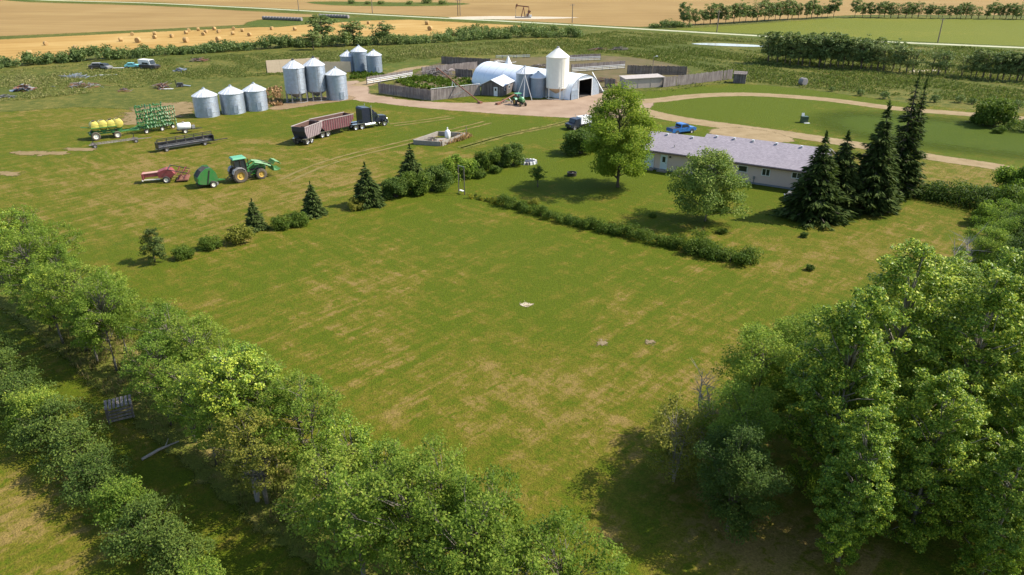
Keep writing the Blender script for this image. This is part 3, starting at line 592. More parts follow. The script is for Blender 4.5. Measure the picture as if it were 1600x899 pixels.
# --- row of young spruces and bushes across the lawn
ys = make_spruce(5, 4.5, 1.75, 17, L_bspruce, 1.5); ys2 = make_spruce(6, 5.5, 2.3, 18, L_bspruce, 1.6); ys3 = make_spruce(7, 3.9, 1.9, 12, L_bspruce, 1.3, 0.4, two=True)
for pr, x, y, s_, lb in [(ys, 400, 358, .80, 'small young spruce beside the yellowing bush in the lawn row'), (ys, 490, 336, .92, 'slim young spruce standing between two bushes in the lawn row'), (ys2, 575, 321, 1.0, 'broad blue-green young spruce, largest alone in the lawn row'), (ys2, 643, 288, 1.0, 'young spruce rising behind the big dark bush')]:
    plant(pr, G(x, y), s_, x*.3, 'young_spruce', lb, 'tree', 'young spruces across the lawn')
for pr, x, y, s_, lb in [(b4, 290, 403, 1.15, 'small round bush next to the feathery young larch'), (b4, 330, 389, 1.20, 'small dense round bush, second bush of the lawn row'), (b5, 376, 378, 1.45, 'yellow-tipped bush left of the small young spruce'), (b4, 443, 357, 1.30, 'left half of the paired bushes before the slim spruce'), (b4, 466, 352, 1.30, 'right half of the paired bushes beside the slim spruce'), (b5, 556, 327, 1.10, 'round pale bush at the foot of the broad young spruce'),
      (b3, 618, 308, 1.15, 'dark green bush right of the broad young spruce'), (b1, 650, 302, 1.25, 'big dark lilac bush before the rear young spruce'), (b3, 683, 296, 1.35, 'tall dark lilac bush at the centre of the shrub cluster'), (b2, 718, 278, 1.75, 'wide grey-green willow bush behind the swing posts'), (b1, 762, 262, 1.15, 'green bush between the willow and the far lilac'), (b3, 795, 258, 1.40, 'round upright lilac bush beside the stone planter'), (b4, 748, 278, 1.15, 'low flowering bush right of the swing posts'), (b4, 775, 270, 1.00, 'low light bush below the far lilac'),
      (b3, 905, 240, 1.70, 'dark bush behind the big maple, below the white truck'), (b1, 925, 232, 1.50, 'green bush tucked behind the maple trunk'),
      (b1, 1550, 196, 2.20, 'large round bush beside the alfalfa plot at right'), (b4, 1560, 208, 1.10, 'small grey-green round shrub in front of the large bush'), (b4, 1020, 340, .5, 'low broad-leaved garden plant on the house lawn'), (b4, 1128, 365, .6, 'pale wispy shrub at the end of the house lawn')]:
    put_bush(pr, G(x, y), s_, 'bush', lb)
lar = make_tree(130, 3.8, 1.25, 0.15, 60, 4600, 0.075, L_bspruce, B_bark, 0.35, 0.34, 0.07, lean=.25)
plant(lar, G(242, 410), 1.0, 0.4, 'young_larch', 'feathery rounded young larch, leftmost plant of the lawn row')
hedge('shrub_row', 'dark shrub row running off the right edge by the alfalfa', [G(1575, 203), G(1640, 210)], 2.5, 2.0, 3000, 0.13, L_dark, 6)
mp = make_tree(101, 13.4, 4.9, 1.7, 190, 36000, 0.14, L_maple, B_bark, 0.5, 0.26, 0.20, stems=1, twig=1.6)
plant(mp, G(965, 293), 1.0, 1.0, 'maple_tree', 'tall bright green maple at the left end of the house')
bi = make_tree(102, 8.6, 4.2, 1.1, 160, 22000, 0.125, L_birch, B_pale, 0.32, 0.27, 0.10, twig=1.6)
plant(bi, G(1102, 346), 1.0, 2.0, 'lawn_tree', 'round grey-green tree standing in front of the house wall')
sm = make_tree(103, 3.0, 0.95, 1.2, 40, 2400, 0.075, L_hedge, B_bark, 0.5, 0.4, 0.09)
plant(sm, G(840, 293), 1.0, 0.0, 'small_tree', 'small round-headed tree on the lawn left of the fire ring')
hedge('garden_hedge', 'low trimmed hedge running diagonally across the lawn', [G(787, 321), G(850, 339), G(930, 359), G(1000, 374), G(1060, 388), G(1100, 396)], 1.5, 1.25, 38000, 0.07, L_hedge, 7, step=0.35, ends=1.3, bump=.4)
hedge('garden_hedge', 'thicker overgrown right end of the diagonal lawn hedge', [G(1085, 394), G(1120, 401), G(1150, 409), G(1172, 415)], 2.4, 1.9, 15000, 0.085, L_hedge, 8, step=0.35)
hedge('flower_bed', 'flower bed with yellow blooms between swing and hedge', [G(742, 310), G(765, 315), G(780, 318)], 1.5, 0.7, 2600, 0.07, L_flower, 9, 'flower bed', step=0.3)
hedge('flower_bed', 'small patch of pale flowers behind the hedge middle', [G(955, 352), G(975, 352)], 1.0, 0.6, 1000, 0.06, L_yellow, 10, 'flower bed', step=0.3)
hedge('flower_bed', 'pale flowering clump behind the left part of the hedge', [G(825, 318), G(840, 319)], 1.0, 0.8, 1200, 0.06, L_yellow, 12, 'flower bed', step=0.3)
for x, y in ((1256, 371), (1266, 423)): put_bush(b3, G(x, y), .28, 'weed_clump', 'dark weed clump on the open lawn by the spruces' if y < 400 else 'dark weed clump on the open lawn near the grove', 'plant')
# --- far shelterbelts and tree rows
hedge('shelterbelt_hedge', 'long dark caragana shelterbelt below the bale field, left half', [G(-60, 112), G(60, 100), G(180, 92), G(300, 83), G(400, 77), G(470, 72)], 6.5, 3.2, 30000, 0.28, L_far, 21, step=1.0)
hedge('shelterbelt_hedge', 'long dark caragana shelterbelt below the bale field, right half', [G(470, 74), G(560, 71), G(650, 67), G(740, 62), G(820, 58), G(905, 58)], 7.5, 3.4, 26000, 0.28, L_far, 22, step=1.0)
hedge('shelterbelt_hedge', 'second low shrub belt at the right tip of the shelterbelt', [G(700, 56), G(790, 51), G(870, 47)], 5.0, 3.0, 6000, 0.32, L_far, 23, step=1.2)
ft = [make_tree(120+i, 8.0, 2.3, 2.0, 60, 1900, 0.22, L_far, B_bark, 0.55, 0.33, 0.12, stems=1+i, twig=0.9) for i in range(3)]
fs = make_tree(125, 7.2, 2.4, 1.6, 45, 700, 0.22, L_far, B_bark, 0.6, 0.33, 0.11, stems=2, twig=1.0)
for x, y, s_, lb in [(505, 70, 1.25, 'largest dark tree standing out of the shelterbelt by the bale field'), (553, 70, 1.0, 'middle-sized tree right of the largest shelterbelt tree'), (600, 69, .92, 'dark tree at the right of the three shelterbelt trees'), (490, 78, .75, 'small bright tree at the left foot of the largest shelterbelt tree')]:
    plant(ft[int(x) % 3], G(x, y), (s_*1.7, s_*1.7, s_), x, 'shelterbelt_tree', lb)
def row(name, label, group, x0, x1, ya, yb, sp, prs, s0, s1, sparse=0.0, seed=0):
    r_ = random.Random(seed); x = x0; k_ = -1
    while x < x1:
        y = ya+(yb-ya)*(x-x0)/(x1-x0)+r_.uniform(-.6, .6); s_ = r_.uniform(s0, s1)
        if r_.random() > sparse and x < 1612: k_ += 1; plant(prs[r_.randrange(len(prs))], G(x, y), (s_*r_.uniform(.9, 1.25), s_*r_.uniform(.9, 1.25), s_), r_.uniform(0, 6), name, label+', '+ordn(k_)+' from the left', 'tree', group)
        x += sp*r_.uniform(0.6, 1.35)
row('field_tree', 'leafy tree in the row above the far road, right of centre', 'tree row above the far road', 1068, 1308, 41, 27, 10, ft+[fs], .75, 1.3, seed=1)
row('field_tree', 'leafy tree in the far row along the top right edge', 'tree row at the top right edge', 1335, 1640, 27.5, 31, 10, ft+[fs], .75, 1.15, seed=2)
row('pasture_tree', 'dark tree in the pasture row beyond the driveway loop', 'tree row in the pasture', 1200, 1345, 99, 109, 11, ft, 1.0, 1.22, seed=3)
row('pasture_tree', 'dark tree in the second line of the pasture row', 'second line of the pasture tree row', 1205, 1400, 94, 108, 22, ft, .95, 1.1, seed=4)
row('thin_tree', 'thin half-bare tree at the right end of the pasture row', 'thin trees of the pasture row', 1345, 1420, 108, 114, 11, [fs, ft[0]], .8, 1.0, seed=5)
row('thin_tree', 'sparse bare tree in the gap of the pasture row', 'sparse trees in the pasture gap', 1425, 1490, 115, 120, 13, [fs], .7, 1.0, 0.1, seed=6)
row('pasture_tree', 'tree in the pasture clump at the right edge', 'pasture clump at the right edge', 1502, 1640, 121, 131, 11, [fs, ft[1], ft[2]], .8, 1.0, seed=7)
hedge('field_shrubs', 'low shrubs at the left end of the far tree row', [G(1018, 43.5), G(1045, 43), G(1075, 42)], 6, 3.0, 2500, 0.3, L_far, 24, 'shrubs', step=1.0)
FB = bush_pair(41, 5, 4.5, 900, 0.4, L_far)
for k, (x, y, s_) in enumerate(((550, 6, .55), (575, 7, .45), (596, 7, .5), (640, 7, .5), (668, 5.5, .8), (692, 7, .6))):
    put_bush(FB, G(x, y), s_, 'field_bush', ordn(k)+' dark bush from the left on the grass island in the grain field', 'bush', 'bushes on the grass island')
SB = bush_pair(42, 1.5, 2.2, 500, 0.16, L_far)
for k, (x, y, s_) in enumerate(((1300, 143, .6), (1345, 150, .8), (1382, 155, .9), (1460, 160, .9), (1500, 161, .9), (1518, 163, .7), (1590, 170, 1.0))):
    put_bush(SB, G(x, y), s_, 'pasture_bush', ordn(k)+' small sapling bush from the left at the mown pasture edge', 'bush', 'saplings along the pasture edge')
# --- weeds and tall grass of the rough pasture
def inside(poly, X, Y):
    r_ = np.zeros(len(X), bool); k = len(poly)
    for i in range(k):
        (x1, y1), (x2, y2) = poly[i-1][:2], poly[i][:2]
        c_ = ((y1 > Y) != (y2 > Y)) & (X < (x2-x1)*(Y-y1)/(y2-y1+1e-12)+x1); r_ ^= c_
    return r_
def weeds(name, label, px, n, hmin, hmax, mat, seed, thr=0.35, width=0.06, keep=None):
    rng = np.random.default_rng(seed); poly = [G(*p) for p in px]; xs = [p.x for p in poly]; ys_ = [p.y for p in poly]
    X = rng.uniform(min(xs), max(xs), n); Y = rng.uniform(min(ys_), max(ys_), n)
    f = np.sin(X*.21+2*np.sin(Y*.13+seed))+np.sin(Y*.17+1.5*np.sin(X*.09))+0.8*np.sin(X*.55+Y*.4)+rng.normal(0, .7, n)
    ok = inside(poly, X, Y) & (f > -2+4*thr)
    ok &= ~inside([G(*q) for q in ((1070, 66), (1140, 65), (1225, 71), (1225, 78), (1150, 78), (1080, 75))], X, Y)
    X, Y, f = X[ok], Y[ok], f[ok]; n = len(X); nb = 5
    hh = (rng.uniform(hmin, hmax, n)*np.clip(0.75+0.18*f, .5, 1.4))
    a = rng.uniform(0, 6.283, (n, nb)); sp = rng.uniform(0.15, 0.6, (n, nb)); H_ = hh[:, None]*rng.uniform(.6, 1.1, (n, nb))
    base = np.stack([X[:, None]+0.12*np.cos(a), Y[:, None]+0.12*np.sin(a), np.zeros((n, nb))], -1)
    d = np.stack([np.cos(a), np.sin(a), np.zeros((n, nb))], -1); sd_ = np.stack([-np.sin(a), np.cos(a), np.zeros((n, nb))], -1)
    mid = base+d*(sp*H_*.4)[..., None]+np.array([0, 0, 1.0])*(H_*.6)[..., None]; tip = base+d*(sp*H_)[..., None]+np.array([0, 0, 1.0])*H_[..., None]
    wd = width*(1+hh[:, None, None]*1.2)
    V = np.stack([base-sd_*wd*.4, mid-sd_*wd*1.5, tip, mid+sd_*wd*1.5], 2).reshape(-1, 3)
    tn = np.clip(0.45+0.13*np.sin(X*.05+Y*.031+seed)+0.10*f*.5+rng.normal(0, .14, n), 0, 1)
    me = np_mesh(name, V, np.arange(len(V)).reshape(-1, 4), mat, np.repeat(tn, 4*nb))
    o = bpy.data.objects.new(name, me); C.objects.link(o); tag(o, label, 'weeds', None, 'stuff'); return o
weeds('pasture_weeds', 'tall rough weeds covering the pasture behind the corrals', [(560, 76), (700, 70), (860, 62), (960, 50), (1200, 62), (1400, 70), (1650, 82), (1650, 172), (1350, 147), (1160, 128), (1075, 104), (960, 84), (780, 86), (690, 90), (600, 100)], 100000, .25, .8, L_weed, 1, .22, .045)
weeds('pasture_weeds', 'tall rough weeds among the scrap at upper left', [(-60, 118), (100, 103), (250, 94), (400, 84), (560, 78), (600, 100), (560, 118), (430, 118), (300, 126), (200, 140), (0, 160), (-80, 165)], 60000, .15, .5, L_weed, 2, .42, .04)
weeds('corral_weeds', 'green weeds grown up inside the board corral', [(618, 128), (650, 122), (735, 124), (740, 138), (690, 142), (640, 138)], 1500, .6, 1.3, L_hedge, 3, .1, .10)
weeds('red_weeds', 'dry reddish weeds between the bin groups', [(415, 140), (440, 138), (442, 165), (418, 168)], 500, .4, .9, L_redweed, 4, .2, .07)
weeds('red_weeds', 'reddish dry weeds round the concrete foundation', [(660, 226), (690, 229), (728, 219), (738, 214), (728, 211), (700, 222)], 900, .4, 1.0, L_redweed, 5, .05, .035)
weeds('bin_weeds', 'green weeds at the foot of the rear bin group', [(545, 114), (600, 116), (596, 124), (548, 124)], 260, .5, 1.1, L_hedge, 6, .1, .10)
weeds('fence_weeds', 'weeds at the foot of the grey board fence', [(1000, 141), (1040, 137), (1145, 123), (1145, 130), (1050, 143), (1000, 147)], 500, .3, .6, L_weed, 7, .2, .06)

def weeds_world(name, label, pts, n, hmin, hmax, mat, seed, thr, width):
    return weeds(name, label, [PX((x, y, 0)) for x, y in pts], n, hmin, hmax, mat, seed, thr, width)
L_drygrass = leaf_mat('dry_tall_grass', (0.09, 0.075, 0.025), (0.17, 0.135, 0.055), (0.28, 0.21, 0.10), 0.3, vary=0.0, gain=1.0)
qa = [(A0+nA*-.6)[:2], (A1+nA*-.6)[:2], (A1+nA*4.6)[:2], (A0+nA*4.6)[:2]]
weeds_world('shelterbelt_grass', 'tall dry grass growing under the near shelterbelt trees', qa, 16000, .25, .75, L_drygrass, 12, .2, .016)
# ---------------------------------------------------------------- materials for built things
def banded(name, col, rough, metal, freq, strength=0.4, vertical=False, dirt=0.2, dirtcol=(0.2, 0.15, 0.1)):
    """sheet metal or siding with fine ribs"""
    m = paint(name, col, rough, metal, dirt, dirtcol); n = m.node_tree; b = n.nodes['Principled BSDF']
    wv = N(n, 'ShaderNodeTexWave', Scale=freq, Distortion=0.0); wv.bands_direction = 'X' if vertical else 'Z'
    n.links.new(pos(n, obj=True), wv.inputs['Vector'])
    bp = N(n, 'ShaderNodeBump', Strength=strength, Distance=0.04); n.links.new(wv.outputs['Fac'], bp.inputs['Height']); n.links.new(bp.outputs[0], b.inputs['Normal']); return m
M_galv = banded('galvanised_sheet', (0.40, 0.46, 0.53), 0.45, 0.7, 3.0, 0.45, dirt=0.4)
M_galvroof = paint('galvanised_roof', (0.70, 0.72, 0.73), 0.42, 0.45, 0.15)  # paler than the wall sheet: sunlit look of bin roofs put into the colour
M_galvold = banded('dull_galvanised_sheet', (0.28, 0.34, 0.41), 0.5, 0.65, 3.0, 0.35, dirt=0.3)
M_quon = banded('arched_roof_steel', (0.74, 0.80, 0.86), 0.45, 0.15, 2.2, 0.3, True, 0.12)
M_cream = paint('cream_enamel', (0.80, 0.77, 0.66), 0.35, 0, 0.15)
M_white = paint('white_paint', (0.78, 0.78, 0.76), 0.45, 0, 0.2)
M_dgreen = paint('implement_green', (0.022, 0.18, 0.034), 0.45, 0, 0.55, (0.13, 0.13, 0.07))
M_lgreen = paint('light_green', (0.10, 0.36, 0.20), 0.45, 0, 0.2)  # lighter than the implement green
M_yel = paint('rim_yellow', (0.55, 0.36, 0.06), 0.5, 0, 0.4)
M_ytank = paint('yellow_plastic', (0.55, 0.46, 0.08), 0.5, 0, 0.4)
M_black = paint('black_paint', (0.018, 0.018, 0.020), 0.4, 0, 0.3)
M_rubber = paint('tyre_rubber', (0.030, 0.028, 0.026), 0.85, 0, 0.5, (0.14, 0.11, 0.08))
M_dusty = paint('dusty_tyre', (0.085, 0.070, 0.052), 0.9, 0, 0.6, (0.2, 0.155, 0.10))
M_chrome = paint('bright_metal', (0.75, 0.75, 0.76), 0.22, 0.9, 0.1)
M_grey = paint('grey_metal', (0.30, 0.30, 0.30), 0.55, 0.3, 0.4)
M_maroon = paint('maroon_paint', (0.135, 0.030, 0.042), 0.5, 0, 0.5, (0.22, 0.15, 0.14))
M_pinkish = paint('chalky_maroon_side', (0.24, 0.175, 0.18), 0.6, 0, 0.6, (0.34, 0.30, 0.29))
M_red = paint('faded_red_paint', (0.24, 0.035, 0.042), 0.6, 0, 0.6, (0.24, 0.12, 0.085))
M_rust = paint('rusty_steel', (0.22, 0.095, 0.055), 0.8, 0.1, 0.6, (0.11, 0.05, 0.03))
M_wood = board_mat('weathered_board', (0.15, 0.125, 0.115), (0.27, 0.235, 0.215), (0.40, 0.36, 0.33))
M_wood2 = board_mat('dark_weathered_board', (0.10, 0.085, 0.078), (0.19, 0.165, 0.152), (0.30, 0.265, 0.245))
M_tanw = paint('tan_plywood', (0.68, 0.53, 0.36), 0.8, 0, 0.4, (0.45, 0.32, 0.2))
M_post = paint('pole_wood', (0.21, 0.165, 0.12), 0.9, 0, 0.5)
M_conc = paint('weathered_concrete', (0.29, 0.26, 0.22), 0.9, 0, 0.7, (0.15, 0.12, 0.095), 0.5, 6)
M_glass = paint('dark_glass', (0.02, 0.03, 0.035), 0.08, 0, 0.05)
M_blue = paint('blue_car_paint', (0.035, 0.16, 0.46), 0.25, 0.2, 0.08)
M_navy = paint('navy_truck_paint', (0.018, 0.026, 0.048), 0.28, 0.2, 0.15)
M_teal = paint('turquoise_paint', (0.20, 0.58, 0.60), 0.5, 0, 0.2)
M_straw = paint('round_bale_straw', (0.42, 0.275, 0.11), 0.95, 0, 0.6, (0.24, 0.15, 0.06), 1.0, 9)
M_oldbale = paint('old_grey_bale', (0.20, 0.18, 0.165), 0.95, 0, 0.6, (0.30, 0.29, 0.30), 1.0, 9)
M_sidg = banded('beige_siding', (0.74, 0.56, 0.48), 0.7, 0, 6.0, 0.25, dirt=0.12)
M_found = paint('grey_blue_parging', (0.25, 0.27, 0.30), 0.9, 0, 0.4)
M_trim = paint('dark_fascia', (0.09, 0.065, 0.055), 0.6, 0, 0.2)
M_door = paint('pale_blue_door', (0.62, 0.70, 0.72), 0.5, 0, 0.08)
ms, n_, b_ = tree_of('asphalt_shingle')
p_ = pos(n_, obj=True); br = N(n_, 'ShaderNodeTexBrick', Scale=1.0, **{'Brick Width': 0.30, 'Row Height': 0.15, 'Mortar Size': 0.008, 'Color1': (0.33, 0.30, 0.325, 1), 'Color2': (0.25, 0.225, 0.25, 1), 'Mortar': (0.17, 0.155, 0.16, 1)})
n_.links.new(p_, br.inputs['Vector']); nn = noise(n_, p_, 0.5, 5)
n_.links.new(mixc(n_, 1.0, br.outputs[0], ramp(n_, nn, [(0.3, (0.86, 0.85, 0.87)), (0.7, (0.98, 0.96, 0.98))]), 'MULTIPLY'), b_.inputs['Base Color']); b_.inputs['Roughness'].default_value = 0.9
M_shing = ms

def wheel(par, c, r, w_, tyre=None, rim=None, n=20, lugs=0, name='wheel', hub=0.55):
    mb = MB().lathe([(r*hub, -w_*.42), (r*.86, -w_*.5), (r*.97, -w_*.40), (r, -w_*.2), (r, w_*.2), (r*.97, w_*.40), (r*.86, w_*.5), (r*hub, w_*.42)], n, axis='y', cap=False)
    for k in range(lugs):
        a = 6.283*k/lugs
        for sgn in (-1, 1):
            mb.box(((r*1.0)*math.cos(a+sgn*.06), sgn*w_*.24, (r*1.0)*math.sin(a+sgn*.06)), (r*.09, w_*.46, r*.07), rz=0, ry=-a)
    o = mb.build(name, tyre or M_rubber, par, True, c)
    MB().lathe([(0.03, -w_*.30), (r*hub*.35, -w_*.32), (r*hub*.45, -w_*.2), (r*hub*.9, -w_*.26), (r*hub*1.02, -w_*.44), (r*hub*1.02, w_*.44), (r*hub*.9, w_*.26), (r*hub*.45, w_*.2), (r*hub*.35, w_*.32), (0.03, w_*.30)], n, axis='y').build('rim', rim or M_grey, o, True)
    return o

# ---------------------------------------------------------------- house
def house():
    p0 = G(1001, 262); rz = math.atan2(-.515, .857); L1, L2 = 7.9, 25.0; o = thing('bungalow', 'long beige bungalow with grey shingle roof behind the spruces', 'house', p0, rz)
    E = 3.05; W1, W2 = 9.0, 11.0; pt = 0.335
    MB().box((L1/2, W1/2, E/2+.15), (L1, W1, E-.3)).box(((L1+L2)/2+.001, W2/2, E/2+.15), (L2-L1, W2, E-.3)).build('wall', M_sidg, o)
    MB().box((L2/2, .03+4, .15), (L2-.1, 8, .35)).box((L1+8, 5.4, .15), (14, 10.6, .33)).build('foundation', M_found, o)
    f = MB(); t = .16
    for x0, x1, W in ((-.4, L1, W1), (L1, L2+.4, W2)):
        h = E+(W/2)*pt+.1; e = E-.55*pt+.1
        f.prismx([(-.55, e), (W/2, h+.55*pt*0), (W+.55, e), (W+.55, e-t), (W/2, h-t), (-.55, e-t)], x0, x1)
        f.add([(x0+.35, 0, E-.06), (x0+.35, W, E-.06), (x0+.35, W/2, h-t-.03)], [(0, 1, 2)]); f.add([(x1-.35, 0, E-.06), (x1-.35, W, E-.06), (x1-.35, W/2, h-t-.03)], [(0, 1, 2)])
    rf = f.build('roof', M_shing, o)
    MB().box((L2/2, -.56, E-.09-.55*pt), (L2+.8, .05, .17)).build('fascia', M_trim, o)
    MB().box((L2/2, -.63, E-.06-.55*pt), (L2+.7, .10, .09)).build('gutter', M_trim, o)
    for x in (2.4, 6.3): 
        z = E+.1+(W1/2-.6)*pt; MB().box((x, W1/2-.6, z+.10), (.26, .26, .2)).box((x, W1/2-.6, z+.22), (.34, .34, .05)).build('vent', M_galvroof, rf)
    for x in (9.6, 12.2, 14.9, 18.2, 21.6):
        z = E+.1+(W2/2-.6)*pt; MB().box((x, W2/2-.6, z+.10), (.26, .26, .2)).box((x, W2/2-.6, z+.22), (.34, .34, .05)).build('vent', M_galvroof, rf)
    for x, y in ((4.6, 1.0), (10.2, 1.2)): z = E+.1+y*pt; MB().cyl((x, y, z-.1), (x, y, z+.35), .06, n=8).build('vent_pipe', M_grey, rf)
    def door(x, wd, hasglass, mat):
        d = MB().box((x, -.05, 1.32), (wd, .06, 2.05)).build('door', mat, o)
        MB().box((x-wd/2-.05, -.06, 1.35), (.09, .09, 2.2)).box((x+wd/2+.05, -.06, 1.35), (.09, .09, 2.2)).box((x, -.06, 2.40), (wd, .09, .09)).build('frame', M_white, d)
        if hasglass: MB().box((x, -.085, 1.75), (wd*.5, .02, .8)).build('pane', M_glass, d)
        MB().box((x+wd*.4, -.11, 1.25), (.04, .06, .14)).build('handle', M_black, d)
        MB().box((x, -.5, .13), (wd+.5, .9, .24)).build('doorstep', M_conc, o)
    door(3.55, .92, True, M_door); door(1.3, 1.25, False, M_door)
    def win(x, z, wd, h, split):
        wn = MB().box((x, -.03, z+h/2+.05), (wd+.2, .09, .1)).box((x, -.03, z-h/2-.05), (wd+.24, .12, .1)).box((x-wd/2-.05, -.03, z), (.1, .09, h)).box((x+wd/2+.05, -.03, z), (.1, .09, h)).build('window', M_white, o)
        if split: MB().box((x, -.04, z), (.08, .08, h)).build('mullion', M_white, wn)
        MB().box((x, -.005, z), (wd, .03, h)).build('pane', M_glass, wn)
    win(15.1, 2.0, 1.15, .75, False); win(18.3, 1.95, .95, .85, True); win(22.4, 2.1, 1.2, .7, True); win(9.3, 2.0, .8, .6, False)
    MB().box((4.5, -.16, 2.25), (.18, .18, .26)).build('wall_lamp', M_black, o)
    MB().tube([(16.8, -.08, 0), (16.8, -.08, 1.1)], .05).box((16.8, -.12, 1.0), (.25, .2, .35)).build('meter_box', M_grey, o)
    MB().tube([(L1+.1, -.62, E-.25), (L1+.1, -.1, E-.5), (L1+.1, -.08, .25), (L1+.1, -.5, .1)], .045).build('downspout', M_white, o)
house()

# ---------------------------------------------------------------- bins
def flat_bin(label, p, d, he, hr, rz, group, mat=None, door=True, name='grain_bin'):
    o = thing(name, label, 'grain bin', p, rz, group); r = d/2; prof = []
    k = max(3, int(he/.82))
    for i in range(k): z0 = he*i/k; prof += [(r, z0), (r, z0+he/k-.05), (r+.035, z0+he/k-.04), (r+.035, z0+he/k-.005)]
    MB().lathe(prof+[(r, he)], 32).build('wall', mat or M_galv, o, True)
    rf = MB().lathe([(r+.12, he-.06), (r+.12, he), (.32, he+hr), (.32, he+hr+.14), (.05, he+hr+.2)], 32); 
    rf = rf.build('roof', M_galvroof, o)
    rb = MB()
    for i in range(16): a = 6.283*i/16; rb.bar(((r+.10)*math.cos(a), (r+.10)*math.sin(a), he+.03), (.34*math.cos(a), .34*math.sin(a), he+hr+.03), .05)
    rb.build('roof_ribs', M_galvroof, rf)
    MB().cyl((0, 0, he+hr+.1), (0, 0, he+hr+.34), .26, .22, 12).build('cap', M_galvold, rf)
    if door:
        dr = MB().box((r+.03, 0, 1.05), (.10, .85, 1.5)).build('door', M_galvold, o); MB().box((r+.10, .25, 1.05), (.05, .06, .2)).build('handle', M_grey, dr)
    ld = MB(); a = 2.2
    for s_ in (-.2, .2): ld.bar(((r+.1)*math.cos(a)-s_*math.sin(a), (r+.1)*math.sin(a)+s_*math.cos(a), .3), ((r+.1)*math.cos(a)-s_*math.sin(a), (r+.1)*math.sin(a)+s_*math.cos(a), he), .04)
    for i in range(int(he/.4)): ld.bar(((r+.1)*math.cos(a)+.2*math.sin(a), (r+.1)*math.sin(a)-.2*math.cos(a), .4+i*.4), ((r+.1)*math.cos(a)-.2*math.sin(a), (r+.1)*math.sin(a)+.2*math.cos(a), .4+i*.4), .03)
    ld.build('ladder', M_grey, o); return o
def hopper_bin(label, p, d, leg, he, hr, rz, group, mat=None, legmat=None, roofmat=None, nleg=8, name='hopper_bin', cone=None):
    o = thing(name, label, 'hopper bin', p, rz, group); r = d/2; top = leg+he; prof = []
    k = max(3, int(he/.82))
    for i in range(k): z0 = leg+he*i/k; prof += [(r, z0), (r, z0+he/k-.05), (r+.03, z0+he/k-.04), (r+.03, z0+he/k-.005)]
    if mat is M_cream: prof = [(r, leg), (r+.03, leg+.03), (r, leg+.1)]
    MB().lathe(prof+[(r, top)], 36).build('wall', mat or M_galv, o, True)
    MB().lathe([(.25, .75), (.25, .85), (r-.02, leg-.01)], 32).build('hopper', cone or mat or M_galv, o, True)
    rf = MB().lathe([(r+.10, top-.05), (r+.10, top), (.36, top+hr), (.36, top+hr+.1)], 32).build('roof', roofmat or M_galvroof, o)
    MB().cyl((0, 0, top+hr+.05), (0, 0, top+hr+.4), .3, .26, 12).build('cap', M_black if mat is not M_cream else M_grey, rf)
    if mat is not M_cream:
        rb = MB()
        for i in range(16): a = 6.283*i/16; rb.bar(((r+.08)*math.cos(a), (r+.08)*math.sin(a), top+.03), (.38*math.cos(a), .38*math.sin(a), top+hr+.03), .05)
        rb.build('roof_ribs', M_galvroof, rf)
    for i in range(nleg):
        a = 6.283*(i+.5)/nleg; MB().box(((r+.02)*math.cos(a), (r+.02)*math.sin(a), (leg+.5)/2), (.14, .16, leg+.5), rz=a).box((r*math.cos(a), r*math.sin(a), .05), (.35, .35, .1), rz=a).build('leg', legmat or M_grey, o)
    MB().lathe([(r+.02, .08), (r+.10, .08), (r+.10, .2), (r+.02, .2)], 24, cap=False).build('skid_ring', legmat or M_grey, o)
    ld = MB(); a = -1.2
    for s_ in (-.2, .2): ld.bar(((r+.14)*math.cos(a)-s_*math.sin(a), (r+.14)*math.sin(a)+s_*math.cos(a), .5), ((r+.14)*math.cos(a)-s_*math.sin(a), (r+.14)*math.sin(a)+s_*math.cos(a), top), .04)
    for i in range(int(top/.45)): ld.bar(((r+.14)*math.cos(a)+.2*math.sin(a), (r+.14)*math.sin(a)-.2*math.cos(a), .6+i*.44), ((r+.14)*math.cos(a)-.2*math.sin(a), (r+.14)*math.sin(a)+.2*math.cos(a), .6+i*.44), .03)
    ld.build('ladder', legmat or M_grey, o); return o
gA = 'front row of three galvanised bins'
up = lambda x, y, r: G(x, y)+Vector((0, r, 0))
flat_bin('leftmost flat-bottomed galvanised bin of the front three', up(318, 185, 2.3), 4.6, 4.0, 1.15, -1.0, gA)
flat_bin('middle flat-bottomed galvanised bin of the front three', up(359.5, 180, 2.3), 4.6, 4.0, 1.15, -1.0, gA)
flat_bin('right flat-bottomed galvanised bin of the front three', up(396, 175, 2.3), 4.5, 4.0, 1.15, -1.0, gA)
gB = 'tall galvanised bins beside the track'
hopper_bin('left tall galvanised hopper bin on steel legs', up(461, 162, 2.1), 4.5, 2.0, 5.2, 1.35, .2, gB)
hopper_bin('middle tall galvanised hopper bin on steel legs with black cap', up(493, 159, 2.1), 4.4, 2.0, 5.4, 1.35, .2, gB)
flat_bin('tall flat-bottomed galvanised bin beside the dirt track', up(525, 158, 2.1), 4.4, 5.4, 1.2, -.9, gB)
gC = 'rear cluster of three bins'
flat_bin('left rear galvanised bin half hidden by the tan board wall', up(542.5, 113, 2.0), 3.9, 4.0, 1.1, -1, gC, M_galvold)
flat_bin('tallest middle galvanised bin of the rear cluster', up(561, 113, 2.0), 4.2, 5.2, 1.2, -1, gC, M_galvold)
flat_bin('right galvanised bin of the rear cluster', up(584, 116, 2.0), 4.0, 4.6, 1.1, -1, gC, M_galvold)
gD = 'steel bins before the arched shed'
flat_bin('blue-grey steel bin behind the white tripod mast', up(820, 152, 1.9), 3.9, 5.0, 1.2, -1.6, gD, M_galvold)
flat_bin('shorter blue-grey steel bin next to the cream hopper silo', up(841, 154, 1.7), 3.4, 4.3, 1.0, -1.6, gD, M_galvold)
